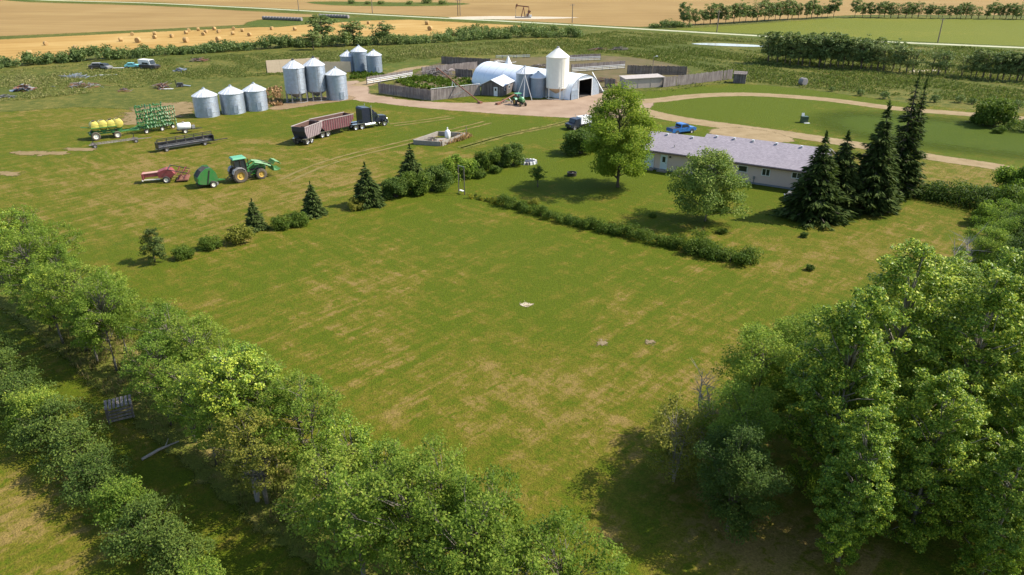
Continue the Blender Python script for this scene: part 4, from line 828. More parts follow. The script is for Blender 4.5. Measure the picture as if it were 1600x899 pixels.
hopper_bin('tall cream white hopper silo in front of the arched shed', up(871, 156, 2.3), 5.0, 2.3, 6.5, 1.7, .2, None, M_cream, M_cream, M_cream, 6, 'hopper_silo', M_tanw)

# ---------------------------------------------------------------- arched shed, small shed, fences
def quonset():
    a = G(889, 157); b = G(737, 132); rz = head(b, a); Lq = 30.6; Wq = 10.8; Hq = 4.8
    o = thing('arched_shed', 'long light blue steel arched shed with a dark doorway', 'shed', b, rz)
    def arc(r0, k=18): return [(Wq/2-Wq/2*math.cos(math.pi*i/k)*(1+.0)+r0*math.cos(math.pi-math.pi*i/k)*1.0, (Hq+r0)*math.sin(math.pi*i/k)**.85) for i in range(k+1)]
    out = arc(.0); f = MB(); f2 = MB(); M_shed_shade = paint('painted_shed_shade', (.035, .032, .03), .9); k = len(out)  # near-black colour stands in for the shade inside the shed
    nseg = 24
    for s_ in range(nseg):
        x0, x1 = Lq*s_/nseg, Lq*(s_+1)/nseg; dz = .0 if s_ % 2 else .03
        vs = [(x, y, z+dz) for x in (x0, x1) for y, z in out]; f.add(vs, [(i, i+1, k+i+1, k+i) for i in range(k-1)])
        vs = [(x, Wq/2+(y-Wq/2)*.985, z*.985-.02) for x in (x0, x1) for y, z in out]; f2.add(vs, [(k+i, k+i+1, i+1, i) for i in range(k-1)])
    rf = f.build('arched_roof', M_quon, o, True); f2.build('shade_lining', M_shed_shade, rf, True)  # inner skin added to darken the doorway, its shade is painted
    MB().box((Lq/2, Wq/2, .16), (Lq-.6, Wq-.6, .1)).build('floor', M_shed_shade, o)  # added slab, indoor shade put into its colour
    def endwall(x, door):
        y0, y1, zt = (3.0, 7.7, 3.9) if door else (0, 0, 0); m_ = MB(); pr = [(y, z*.985-.02) for y, z in out]
        if not door: m_.add([(x, y, z) for y, z in pr], [tuple(range(k))])
        else:
            lf = [(y, z) for y, z in pr if y <= y0]+[(y0, np.interp(y0, [q[0] for q in pr], [q[1] for q in pr])), (y0, 0)]
            rg = [(y1, 0), (y1, np.interp(y1, [q[0] for q in pr], [q[1] for q in pr]))]+[(y, z) for y, z in pr if y >= y1]
            tp = [(y0, zt), (y0, np.interp(y0, [q[0] for q in pr], [q[1] for q in pr]))]+[(y, z) for y, z in pr if y0 < y < y1]+[(y1, np.interp(y1, [q[0] for q in pr], [q[1] for q in pr])), (y1, zt)]
            for g_ in (lf, rg, tp): m_.prismx(g_, x-.08, x)
        m_.build('end_wall', M_galv, o)
    endwall(Lq-.05, True); endwall(.05, False)
    fr = MB(); 
    for y in (2.95, 7.75): fr.box((Lq+.02, y, 1.95), (.14, .14, 3.95))
    fr.box((Lq+.02, 5.35, 3.96), (.14, 4.9, .14)).build('door_frame', M_white, o)
    MB().box((Lq+.1, 1.5, 1.0), (.1, 2.4, 2.0)).box((Lq+.14, 1.5, 1.9), (.1, 2.5, .1)).box((Lq+.14, 1.5, 1.0), (.1, 2.5, .1)).box((Lq+.14, 1.5, .2), (.1, 2.5, .1)).build('sliding_panel', M_galvold, o)
quonset()
def gable_shed():
    a = G(752, 149); b = G(782, 151); rz = head(a, b)
    o = thing('gable_shed', 'small grey-brown shed with white metal roof and white door', 'shed', a, rz); W, Lh, E = 5.0, 7.5, 2.3
    MB().prism([(0, 0), (W, 0), (W, E), (W/2, E+1.15), (0, E)], 0, Lh).build('wall', M_wood2, o)
    e = .3; t = .1; MB().prism([(-e, E-e*.46+.04), (W/2, E+1.19), (W+e, E-e*.46+.04), (W+e, E-e*.46+.04+t), (W/2, E+1.19+t), (-e, E-e*.46+.04+t)], -.35, Lh+.35).build('roof', M_galvroof, o)
    d = MB().box((3.5, -.04, 1.0), (.9, .07, 1.95)).build('door', M_white, o); MB().box((3.5, -.09, 1.45), (.4, .02, .55)).build('pane', M_glass, d); MB().box((3.85, -.1, 1.0), (.04, .05, .12)).build('handle', M_black, d)
    for y in (2.0, 4.6): w_ = MB().box((W+.03, y, 1.45), (.07, 1.0, .75)).build('window', M_white, o); MB().box((W+.07, y, 1.45), (.03, .85, .6)).build('pane', M_glass, w_)
gable_shed()
def board_fence(label, a, b, h, mat, rails=None, cap=None, gap=0.0, slant=0.0, seed=0, solid_top=False, group='corral fences'):
    L = (b-a).length; o = thing('board_fence', label, 'fence', a, head(a, b), group); r_ = random.Random(seed); m_ = MB(); x = 0.0
    while x < L-.05:
        wd = r_.uniform(.17, .24); hh = h*r_.uniform(.94, 1.04); z0 = h*.45 if solid_top else .04
        if r_.random() > gap: m_.box((x+wd/2, r_.uniform(-.012, .012), (z0+hh)/2), (wd-.02, .03, hh-z0), ry=r_.uniform(-.012, .012))
        x += wd
    m_.build('boards', mat, o, kind='stuff')
    k = int(L/2.4)+1
    for i in range(k+1): MB().box((L*i/k, .10, (h-.1)/2), (.15, .15, h-.1)).build('post', M_wood2, o)
    for z, yy in (rails or [(h*.3, .05), (h*.8, .05)]): MB().box((L/2, yy, z), (L, .05, .14)).build('rail', M_white if rails else M_wood2, o)
    if cap: MB().box((L/2, 0, h*1.05+.03), (L, .16, .05)).build('cap_rail', cap, o)
    return o
wr = [(.45, -.05), (.85, -.05), (1.2, -.05)]
board_fence('grey board corral fence facing the dirt track, left front', G(592, 146), G(673, 158), 2.35, M_wood, seed=1)
board_fence('grey board corral fence with pale cap from corner to shed', G(673.5, 158), G(750, 149), 2.4, M_wood, cap=M_white, seed=2)
board_fence('corral windbreak with white rails behind the left front fence', G(574, 133), G(645, 121), 1.9, M_wood, rails=wr, solid_top=True, seed=3)
board_fence('dark board fence far behind the arched shed, left', G(690, 100), G(765, 104), 2.1, M_wood2, seed=4)
board_fence('grey board fence between the corral pens at left', G(660, 117), G(745, 108), 2.0, M_wood, seed=5)
board_fence('dark pen fence touching the far end of the arched shed', G(712, 120), G(738, 122), 2.0, M_wood2, seed=6)
board_fence('white-railed windbreak fence furthest behind the cream silo', G(890, 97), G(938, 95), 2.0, M_wood, rails=wr, solid_top=True, seed=7)
board_fence('white-railed windbreak fence right of the cream silo', G(893, 114), G(976, 108), 2.2, M_wood, rails=wr, solid_top=True, seed=8)
board_fence('dark board pen fence behind the long grey shed', G(980, 116), G(1072, 118), 2.3, M_wood2, seed=9)
board_fence('long pale grey board fence along the mown grass', G(1036, 137), G(1143, 124), 2.4, M_wood, seed=10, gap=.02)
board_fence('short dark board fence left of the long grey shed', G(945, 137), G(960, 138), 2.2, M_wood2, seed=11)
board_fence('pale rail fence far left behind the arched shed', G(775, 92), G(828, 91), 1.1, M_wood2, rails=[(.5, -.05), (.9, -.05)], gap=.85, seed=12)
def plain_shed(label, a, b, depth, h, wallm, roofm, name='long_shed', slope=.25):
    L = (b-a).length; o = thing(name, label, 'shed', a, head(a, b))
    w_ = MB().box((L/2, depth/2, h/2), (L, depth, h)).build('wall', wallm, o)
    k = max(2, int(L/2.5)); bt = MB()
    for i in range(k+1): bt.box((L*i/k, -.03, h/2), (.10, .06, h))
    bt.build('battens', wallm, w_)
    MB().box((L/2, depth/2, h+.12), (L+.4, depth+.5, .12), rx=slope/depth).build('roof', roofm, o); return o
plain_shed('long low pale grey shed between arched shed and board fence', G(977, 139.5), G(1036, 136), 3.2, 2.3, paint('bleached_panel', (0.36, 0.31, 0.27), .85, 0, .6, (.3, .25, .2)), paint('pale_roof_sheet', (0.40, 0.36, 0.33), .8, 0, .5), slope=.2)
plain_shed('small grey square shed at the right end of the board fence', G(1145.5, 130), G(1164, 131), 2.5, 2.2, M_wood2, M_wood2, 'small_shed')
def tan_wall(label, a, b, h, k, seed):
    L = (b-a).length; o = thing('windbreak_wall', label, 'wall', a, head(a, b), 'tan panel windbreak')
    for i in range(k): MB().box((L*(i+.5)/k, 0, h/2+.08), (L/k-.03, .09, h*(1+.02*math.sin(i*2+seed)))).build('panel', M_tanw, o)
    for i in range(k+1): MB().bar((L*i/k, .12, 0), (L*i/k, .12, h*.95), .14).bar((L*i/k, 1.6, 0), (L*i/k, .15, h*.7), .09).build('brace', M_wood2, o)
tan_wall('tan plywood windbreak wall behind the hopper bins', G(418, 115), G(500, 110), 3.2, 4, 1)
tan_wall('shorter tan plywood windbreak wall before the rear bins', G(502, 114), G(549, 113), 2.7, 3, 2)

# ---------------------------------------------------------------- grain truck and trailers
M_tail = paint('dark_tail_steel', (.02, .022, .03), .5, 0, .15)
M_dustrail = paint('dusty_rail', (0.40, 0.34, 0.32), .7, 0, .5)
M_rustdark = paint('dark_rust_lining', (0.085, 0.045, 0.035), .85, 0, .6, (.16, .08, .05))
def trailer(label, p, rz, L, sidem, group, s0=1.5, ribm=None):
    o = thing('grain_trailer', label, 'trailer', p, rz, group); W = 1.27; zt, zb, s1 = 3.05, 1.12, 1.2   # x from 0 (rear) to L
    for sgn in (-1, 1):
        sp = MB().prism([(0, zt), (L, zt), (L, zt-.75), (L-s1, zb), (s0, zb), (0, zt-.75)], sgn*W-.03, sgn*W+.03).build('side_panel', sidem, o)
        rb = MB(); k = int(L/.5)
        for i in range(1, k):
            x = L*i/k; lo = zb if s0 <= x <= L-s1 else (zt-.75-(zt-.75-zb)*(x/s0) if x < s0 else zt-.75-(zt-.75-zb)*((L-x)/s1))
            rb.box((x, sgn*(W+.06), (lo+zt)/2), (.11, .07, zt-lo-.06))
        rb.build('ribs', ribm or sidem, sp)
        MB().box((L/2, sgn*(W+.03), zt+.03), (L+.1, .14, .09)).build('top_rail', M_dustrail, o)
        MB().prism([(.05, zt-.02), (L-.05, zt-.02), (L-.05, zt-.75), (L-s1, zb+.05), (s0, zb+.05), (.05, zt-.75)], sgn*(W-.055)-.015, sgn*(W-.055)+.015).build('liner', M_rustdark, o)
    for x, d, s_ in ((0, 1, s0), (L, -1, s1)):
        MB().prism([(x, zt), (x+d*.06, zt), (x+d*.06, zt-.75), (x+d*(s_+.06), zb), (x+d*s_, zb), (x, zt-.75)], -W+.04, W-.04).build('end_panel', M_tail if d == 1 else sidem, o)
    MB().box((L/2, 0, zb+.03), (L-s0-s1, 2*W-.1, .05)).box((L/2, 0, zb+.75), (.12, 2*W-.2, 1.4)).build('hopper_floor', M_rustdark, o)
    for x, d, s_ in ((.09, 1, s0), (L-.09, -1, s1)): MB().prism([(x, zt-.03), (x+d*.03, zt-.03), (x+d*.03, zt-.75), (x+d*(s_+.03), zb+.06), (x+d*s_, zb+.06), (x, zt-.75)], -W+.08, W-.08).build('end_liner', M_rustdark, o)
    ch = MB()
    for y in (-.5, .5): ch.box((L/2, y, .98), (L, .12, .22))
    ch.box((0.05, 0, .95), (.15, 2.4, .3)).box((L-.2, 0, .95), (.3, 2.2, .2)).box((L/2, 0, .72), (2.2, 1.0, .55), top=(1.4, 1.2)); ch.build('chassis', M_black, o)
    for x in (.55, 1.75):
        for sgn in (-1, 1): wheel(o, (x, sgn*1.0, .52), .52, .5, M_rubber, M_chrome, 18)
        MB().cyl((x, -1, .52), (x, 1, .52), .08, n=8).build('axle', M_black, o)
    for sgn in (-1, 1):
        MB().prism([(-.2, 1.05), (2.5, 1.05), (2.5, 1.12), (-.2, 1.12)], sgn*1.0-.28, sgn*1.0+.28).build('fender', M_chrome, o); MB().box((-.15, sgn*1.0, .75), (.03, .55, .6)).build('mud_flap', M_black, o)
        MB().box((0.0, sgn*1.1, 1.02), (.06, .12, .12)).build('tail_lamp', M_red, o)
    return o
def semi(p, rz):
    o = thing('semi_truck', 'dark navy highway truck with sleeper pulling the grain trailers', 'truck', p, rz)       # x 0 rear .. 7.4 nose
    ch = MB()
    for y in (-.42, .42): ch.box((3.3, y, .85), (6.6, .12, .24))
    ch.build('chassis', M_black, o)
    MB().prism([(2.15, 1.05), (4.05, 1.05), (4.05, 3.45), (3.75, 3.75), (2.4, 3.85), (2.15, 3.6)], -1.17, 1.17).build('sleeper', M_navy, o)
    cb = MB().prism([(4.05, 1.0), (5.45, 1.0), (5.45, 2.05), (5.05, 2.75), (4.05, 2.85)], -1.05, 1.05).build('cab', M_navy, o)
    MB().prism([(5.13, 2.68), (5.47, 2.1), (5.50, 2.12), (5.16, 2.70)], -.98, .98).build('windshield', M_glass, cb)
    MB().prism([(4.05, 2.85), (4.9, 2.78), (4.6, 3.2), (4.05, 3.45)], -.9, .9).build('roof_fairing', M_navy, cb)
    for sgn in (-1, 1):
        d = MB().box((4.75, sgn*1.065, 1.65), (1.1, .03, 1.3)).build('door', M_navy, o); MB().box((4.75, sgn*1.085, 2.15), (.9, .02, .6)).build('pane', M_glass, d)
        MB().box((5.3, sgn*1.35, 2.1), (.10, .22, .5)).bar((5.25, sgn*1.05, 2.2), (5.3, sgn*1.3, 2.2), .04).build('mirror', M_chrome, o)
        MB().cyl((4.02, sgn*1.27, 1.0), (4.02, sgn*1.27, 4.05), .09, n=10).build('exhaust_stack', M_chrome, o)
        MB().cyl((2.6, sgn*1.0, .75), (4.6, sgn*1.0, .75), .33, n=16).build('fuel_tank', M_chrome, o); MB().box((4.6, sgn*1.05, .55), (1.0, .4, .1)).build('step', M_chrome, o)
        MB().prism([(6.0, 1.0), (6.2, 1.35), (6.7, 1.42), (7.15, 1.25), (7.3, .9), (7.15, .9), (7.0, 1.15), (6.7, 1.25), (6.3, 1.2), (6.1, .95)], sgn*1.12-.22, sgn*1.12+.22).build('fender', M_navy, o)
        MB().lathe([(.02, 0), (.16, .02), (.16, .12)], 14, (7.22, sgn*.88, 1.3), 'x').build('headlight', M_chrome, o)
        wheel(o, (6.68, sgn*1.0, .53), .53, .34, M_rubber, M_chrome, 18)
        for x in (.75, 2.0): wheel(o, (x, sgn*.95, .52), .52, .55, M_rubber, M_chrome, 18)
        MB().prism([(.15, 1.06), (2.55, 1.06), (2.55, 1.12), (.15, 1.12)], sgn*.95-.3, sgn*.95+.3).build('drive_fender', M_chrome, o)
    MB().prism([(5.4, 1.0), (7.2, 1.0), (7.28, 1.85), (5.45, 2.08)], -.75, .75).build('hood', M_navy, o)
    MB().box((7.27, 0, 1.42), (.06, .95, .85)).build('grille', M_chrome, o); MB().box((7.40, 0, .68), (.16, 2.4, .34)).build('bumper', M_chrome, o)
    MB().box((1.2, 0, 1.12), (1.1, 1.0, .1)).build('fifth_wheel', M_black, o)
    MB().cyl((2.4, .3, 3.85), (2.4, .3, 4.15), .05, n=6).build('horn', M_chrome, o)
def side(px, py, rz, off=1.0): q = G(px, py); return q+Vector((-math.sin(rz), math.cos(rz), 0))*off
w1, w2, w3, w4 = G(483, 225.5), G(506, 215.5), G(553, 204.5), G(601, 197.0)
h1, h2, h3 = head(w1, w2)-.04, head(w2, w3), head(w3, w4)
o_ = side(601, 197.0, h3, 1.0); semi(o_-Vector((math.cos(h3), math.sin(h3), 0))*6.68, h3)
q2 = side(506, 215.5, h2, 1.0)-Vector((math.cos(h2), math.sin(h2), 0))*.9
trailer('front maroon hopper grain trailer behind the navy truck', q2, h2, 7.7, M_maroon, 'grain trailers', 1.2, paint('worn_rib', (.20, .115, .12), .6, 0, .5))
q1 = side(483, 225.5, h1, 1.0)-Vector((math.cos(h1), math.sin(h1), 0))*1.15
trailer('rear grain trailer with chalky pink side and black tail', q1, h1, 5.2, M_pinkish, 'grain trailers', .5)

# ---------------------------------------------------------------- tractor with loader and grapple
def tractor(p, rz):
    o = thing('loader_tractor', 'big green tractor with front loader and grapple on the lawn', 'tractor', p, rz)      # x=0 at rear axle, front axle at 2.95
    for sgn in (-1, 1):
        wheel(o, (0, sgn*1.0, 1.0), 1.0, .66, M_dusty, M_yel, 28, 22, 'rear_wheel', .52); wheel(o, (2.95, sgn*.95, .76), .76, .5, M_dusty, M_yel, 24, 18, 'front_wheel', .52)
        MB().prism([(-1.05, 1.35), (-.85, 1.85), (-.3, 2.15), (.35, 2.1), (.8, 1.75), (.75, 1.68), (.3, 2.0), (-.3, 2.05), (-.78, 1.78), (-.98, 1.33)], sgn*1.0-.38, sgn*1.0+.38).build('fender', M_grey, o)
        MB().cyl((1.25, sgn*.62, .7), (1.25, sgn*.62, 1.3), .25, n=12).box((1.4, sgn*.7, .6), (.5, .3, .08)).box((1.4, sgn*.75, .95), (.4, .25, .06)).build('step_tank', M_black, o)
        arm = MB().tube([(1.15, sgn*.72, 1.75), (2.3, sgn*.72, 2.45), (3.4, sgn*.72, 2.15), (4.6, sgn*.72, 1.55)], [.17, .21, .20, .15], 4).build('loader_arm', M_dgreen, o)
        MB().cyl((1.5, sgn*.72, 1.1), (3.0, sgn*.72, 2.05), .06, n=8).cyl((3.3, sgn*.72, 2.4), (4.6, sgn*.72, 1.95), .05, n=8).build('cylinder', M_black, arm)
        MB().box((1.25, sgn*.70, 1.4), (.28, .14, 1.1)).build('loader_mast', M_dgreen, o)
        MB().lathe([(.02, 0), (.11, .02), (.11, .08)], 10, (3.82, sgn*.28, 1.55), 'x').build('headlight', M_chrome, o)
    MB().cyl((0, -1, 1.0), (0, 1, 1.0), .2, n=10).cyl((2.95, -.95, .76), (2.95, .95, .76), .12, n=8).box((.4, 0, 1.0), (1.6, .6, .6)).box((2.3, 0, .95), (2.8, .5, .45)).build('chassis', M_dgreen, o)
    hd = MB().prism([(1.2, 1.2), (3.75, 1.1), (3.85, 1.35), (3.75, 1.75), (3.2, 1.95), (1.2, 2.1)], -.42, .42).build('hood', M_dgreen, o)
    MB().box((2.5, 0, 1.45), (1.9, .88, .28)).build('hood_grille', M_black, hd); MB().cyl((1.45, -.52, 1.9), (1.45, -.52, 3.1), .07, n=8).build('exhaust_stack', M_black, o)
    MB().box((.28, 0, 1.6), (1.7, 1.5, .9)).build('cab_base', M_black, o)
    MB().prism([(-.55, 2.0), (1.05, 2.0), (1.15, 2.4), (.95, 3.25), (-.45, 3.25), (-.65, 2.5)], -.74, .74).build('cab_glass', M_glass, o)
    for x, xt in ((-.55, -.45), (1.08, .95), (.3, .3)):
        for sgn in (-1, 1): MB().bar((x, sgn*.77, 1.95), (xt, sgn*.77, 3.3), .09).build('cab_pillar', M_black, o)
    MB().box((.25, 0, 3.37), (1.95, 1.75, .2), top=(.86, .86)).box((.25, 0, 3.28), (1.95, 1.75, .06)).build('cab_roof', M_lgreen, o)
    bk = MB(); bk.tube([(4.65, -.72, 1.5), (4.65, .72, 1.5)], .09, 6).box((4.7, 0, 1.35), (.1, 2.1, .75)).build('loader_crossbar', M_dgreen, o)
    fk = MB()
    for i in range(10): y = -1.05+2.1*i/9; fk.tube([(4.75, y, 1.65), (4.78, y, 1.0), (5.3, y, .95), (5.85, y, 1.08)], [.065, .065, .06, .03], 4)
    fk.bar((4.78, -1.05, 1.0), (4.78, 1.05, 1.0), .08); fk.build('bucket_tines', M_dgreen, o)
    gp = MB()
    for i in range(6): y = -.95+1.9*i/5; gp.tube([(4.75, y, 1.85), (5.15, y, 2.25), (5.65, y, 2.1), (5.95, y, 1.65)], [.075, .075, .07, .03], 4)
    gp.bar((5.15, -.95, 2.25), (5.15, .95, 2.25), .08).bar((5.62, -.95, 2.1), (5.62, .95, 2.1), .06); gp.build('grapple', M_dgreen, o)
    MB().box((-.85, 0, 1.0), (.5, .9, .5)).bar((-.9, -.4, .9), (-1.5, -.4, .6), .1).bar((-.9, .4, .9), (-1.5, .4, .6), .1).build('hitch', M_black, o)
tr_r, tr_f = G(377.5, 285.5), G(409.5, 280.0); ht = head(tr_r, tr_f)
tractor(tr_r+Vector((-math.sin(ht), math.cos(ht), 0))*1.0, ht)
def baler(p, rz):
    o = thing('round_baler', 'green round baler parked behind the big tractor', 'baler', p, rz)       # x forward
    for sgn in (-1, 1):
        pn = MB().prism([(-1.4, .7), (-1.55, 1.6), (-1.05, 2.25), (-.25, 2.75), (.45, 2.72), (.95, 2.0), (1.2, 1.0), (.8, .55), (-.6, .5)], sgn*.95-.05, sgn*.95+.05).build('side_panel', M_dgreen, o)
        MB().box((-.1, sgn*1.02, 1.5), (.16, .06, 1.9), ry=.25).build('panel_seam', M_black, pn)
        wheel(o, (.35, sgn*1.2, .48), .48, .38, M_rubber, M_cream, 18)
    MB().prism([(-1.28, .8), (-1.4, 1.6), (-.88, 2.26), (-.1, 2.6), (.58, 2.45), (1.0, 1.85), (1.05, 1.0), (.65, .65), (-.6, .55)], -.9, .9).build('bale_chamber', M_black, o)
    MB().prism([(-1.5, 1.55), (-.92, 2.36), (-.12, 2.72), (-.12, 2.66), (-.9, 2.28), (-1.44, 1.53)], -.88, .88).build('tailgate_belt', M_rubber, o)
    MB().box((-1.48, 0, 1.15), (.12, 2.0, .75)).build('tailgate', M_dgreen, o); MB().box((-1.2, 0, .5), (.6, 1.7, .12)).build('bale_ramp', M_black, o)
    MB().bar((.9, 0, .85), (2.3, 0, .55), .16).bar((.8, -.6, .8), (2.0, 0, .58), .1).bar((.8, .6, .8), (2.0, 0, .58), .1).build('drawbar', M_dgreen, o)
    MB().cyl((.9, -.95, .42), (.9, .95, .42), .22, n=10).box((.55, 0, .6), (.5, 1.9, .15)).build('pickup_reel', M_grey, o)
    for sgn in (-1, 1): MB().box((-1.55, sgn*.9, 1.3), (.05, .12, .18)).build('tail_lamp', M_red, o)
bl = G(334, 293.5); baler(bl+Vector((-math.sin(ht), math.cos(ht), 0))*1.2-Vector((math.cos(ht), math.sin(ht), 0))*.3, ht)
def haybine(p, rz):
    o = thing('mower_conditioner', 'faded red pull-type hay machine with wire reel, left of the baler', 'hay machine', p, rz)   # x along length, tongue box at -x, reel at +x
    MB().box((-1.9, 0, 1.15), (2.3, 1.1, .5), ry=-.05).box((-2.9, 0, 1.0), (.25, 1.5, .8)).build('body', M_red, o)
    MB().box((-1.7, -.2, 1.46), (2.5, .8, .08), ry=-.06).build('top_cover', paint('pale_red', (0.55, 0.30, 0.24), .6), o)  # cover in a paler red than the body
    MB().prism([(-.9, .75), (.9, .65), (1.3, 1.1), (.9, 1.75), (.2, 1.9), (-.9, 1.55)], -.75, .75).build('conditioner_housing', M_red, o)
    MB().box((-1.9, -.62, .55), (2.4, .14, .12)).box((-2.95, 0, .5), (.12, 2.0, .1)).build('tongue', M_cream, o)
    for sgn in (-1, 1): wheel(o, (.15, sgn*1.15, .5), .5, .3, M_rubber, M_cream, 18)
    MB().cyl((.15, -1.15, .5), (.15, 1.15, .5), .08, n=8).build('axle', M_black, o)
    rl = MB()
    for i in range(6):
        a = 6.283*i/6; c_ = (2.2+.75*math.cos(a), .0, 1.05+.62*math.sin(a)); rl.bar((c_[0], -1.2, c_[2]), (c_[0], 1.2, c_[2]), .05)
        for k in range(13): y = -1.2+2.4*k/12; rl.bar((c_[0], y, c_[2]), (c_[0]+.28*math.cos(a-.6), y, c_[2]+.28*math.sin(a-.6)), .022)
        for y in (-1.2, 0, 1.2): rl.bar((2.2, y, 1.05), (c_[0], y, c_[2]), .05)
    rl.cyl((2.2, -1.25, 1.05), (2.2, 1.25, 1.05), .06, n=8); rl.build('reel', M_red, o)
    MB().bar((.6, -1.3, 1.95), (3.1, -1.3, 1.25), .09).bar((.6, 1.3, 1.95), (3.1, 1.3, 1.25), .09).bar((.6, -1.3, 1.95), (.6, 1.3, 1.95), .09).build('reel_frame', M_black, o)
    MB().box((2.2, 0, .32), (1.5, 2.7, .14)).box((2.95, 0, .28), (.1, 2.8, .12)).build('cutter_bar', M_rust, o)
ra, rb_ = G(222, 289), G(290, 284); haybine((ra+rb_)/2+Vector((0, 1.0, 0)), head(ra, rb_))
# ---------------------------------------------------------------- implements at upper left
def header(p, q):
    L = (q-p).length; o = thing('draper_header', 'long black combine header with reel on a transport trailer', 'header', p, head(p, q))
    MB().prismx([(-.5, .62), (.75, .72), (.8, 1.25), (.7, 1.25), (.62, .85), (-.5, .72)], 0, L).build('header_frame', M_black, o)
    MB().prismx([(-.45, .74), (.55, .84), (.55, .87), (-.45, .77)], .15, L-.15).build('draper_belt', M_grey, o)
    rl = MB()
    for i in range(5):
        a = 6.283*i/5+.4; y, z = -.25+.6*math.cos(a), 1.5+.6*math.sin(a); rl.bar((.1, y, z), (L-.1, y, z), .09)
        for k in range(7): x = .1+(L-.2)*k/6; rl.bar((x, -.25, 1.5), (x, y, z), .07)
    rl.cyl((.05, -.25, 1.5), (L-.05, -.25, 1.5), .12, n=8); rl.build('reel', M_black, o)
    for x in (0, L): MB().prism([(x-.06, .5), (x+.06, .5), (x+.06, 1.5), (x-.06, 1.5)], -.7, .75).build('end_shield', M_black, o)
    MB().box((L/2, .1, .48), (L+.6, .14, .14)).box((L/2, -.35, .50), (L, .08, .08)).build('trailer_beam', M_grey, o)
    for x in (1.2, L-1.6):
        for y in (-.75, .95): wheel(o, (x, y, .33), .33, .2, n=14)
        MB().box((x, .1, .35), (.12, 1.7, .1)).build('axle', M_black, o)
    MB().bar((L+.2, .1, .48), (L+2.6, .1, .42), .12).bar((L, -.5, .48), (L+1.4, .1, .45), .08).build('drawbar', M_black, o)
header(G(247, 238), G(333, 224))
def low_trailer(label, p, q):
    L = (q-p).length; o = thing('header_trailer', label, 'trailer', p, head(p, q))
    MB().box((L/2, 0, .5), (L, .16, .14)).box((L/2, .8, .55), (L*.9, .08, .1)).bar((L, 0, .5), (L+1.6, 0, .45), .1).build('beam', M_wood, o)
    for x in (.8, L-1.0):
        for y in (-.6, 1.2): wheel(o, (x, y, .33), .33, .2, n=14)
        MB().box((x, .3, .4), (.12, 1.8, .1)).box((x, .9, .85), (.1, .1, .7)).build('bracket', M_black, o)
low_trailer('low empty header trailer lying before the yellow tank cart', G(140, 232), G(222, 221))
def tank_cart(p, q):
    o = thing('seed_cart', 'green air seeder cart carrying yellow tanks', 'seed cart', p, head(p, q)); L = (q-p).length
    fr = MB()
    for y in (-.8, .8): fr.box((L/2, y, 1.05), (L, .16, .2))
    fr.box((0.3, 0, 1.05), (.16, 1.7, .2)).box((L-.3, 0, 1.05), (.16, 1.7, .2)).bar((L, 0, .95), (L+3.2, 0, .75), .16).bar((L-.2, -.8, 1), (L+1.5, 0, .9), .12).bar((L-.2, .8, 1), (L+1.5, 0, .9), .12); fr.build('frame', M_dgreen, o)
    for k, x in enumerate((1.2, 2.45, 3.75, 4.9)):
        MB().lathe([(.12, -1.15), (.62, -1.02), (.78, -.7), (.80, 0), (.78, .7), (.62, 1.02), (.12, 1.15)], 18, (x, 0, 2.25 if k % 2 == 0 else 2.35), 'y').build('tank', M_ytank, o, True)
        MB().lathe([(.25, 0), (.28, .15), (.1, .2)], 12, (x, 0, 3.02)).build('lid', M_black, o)
        MB().prism([(x-.55, 1.7), (x+.55, 1.7), (x+.18, 1.0), (x-.18, 1.0)], -.6, .6).build('hopper', M_dgreen, o)
    MB().box((L/2, -1.25, 2.1), (L*.8, .5, .05)).box((L/2, -1.5, 2.55), (L*.8, .04, .04)).bar((-.9, 0, 2.3), (.6, 0, 2.0), .12).build('catwalk', M_dgreen, o)
    for x, r in ((1.0, .72), (L-.7, .6)):
        for sgn in (-1, 1): wheel(o, (x, sgn*1.25, r), r, .5, M_dusty, M_cream, 20)
        MB().cyl((x, -1.25, r), (x, 1.25, r), .09, n=8).build('axle', M_black, o)
tank_cart(G(140, 219), G(190, 213))
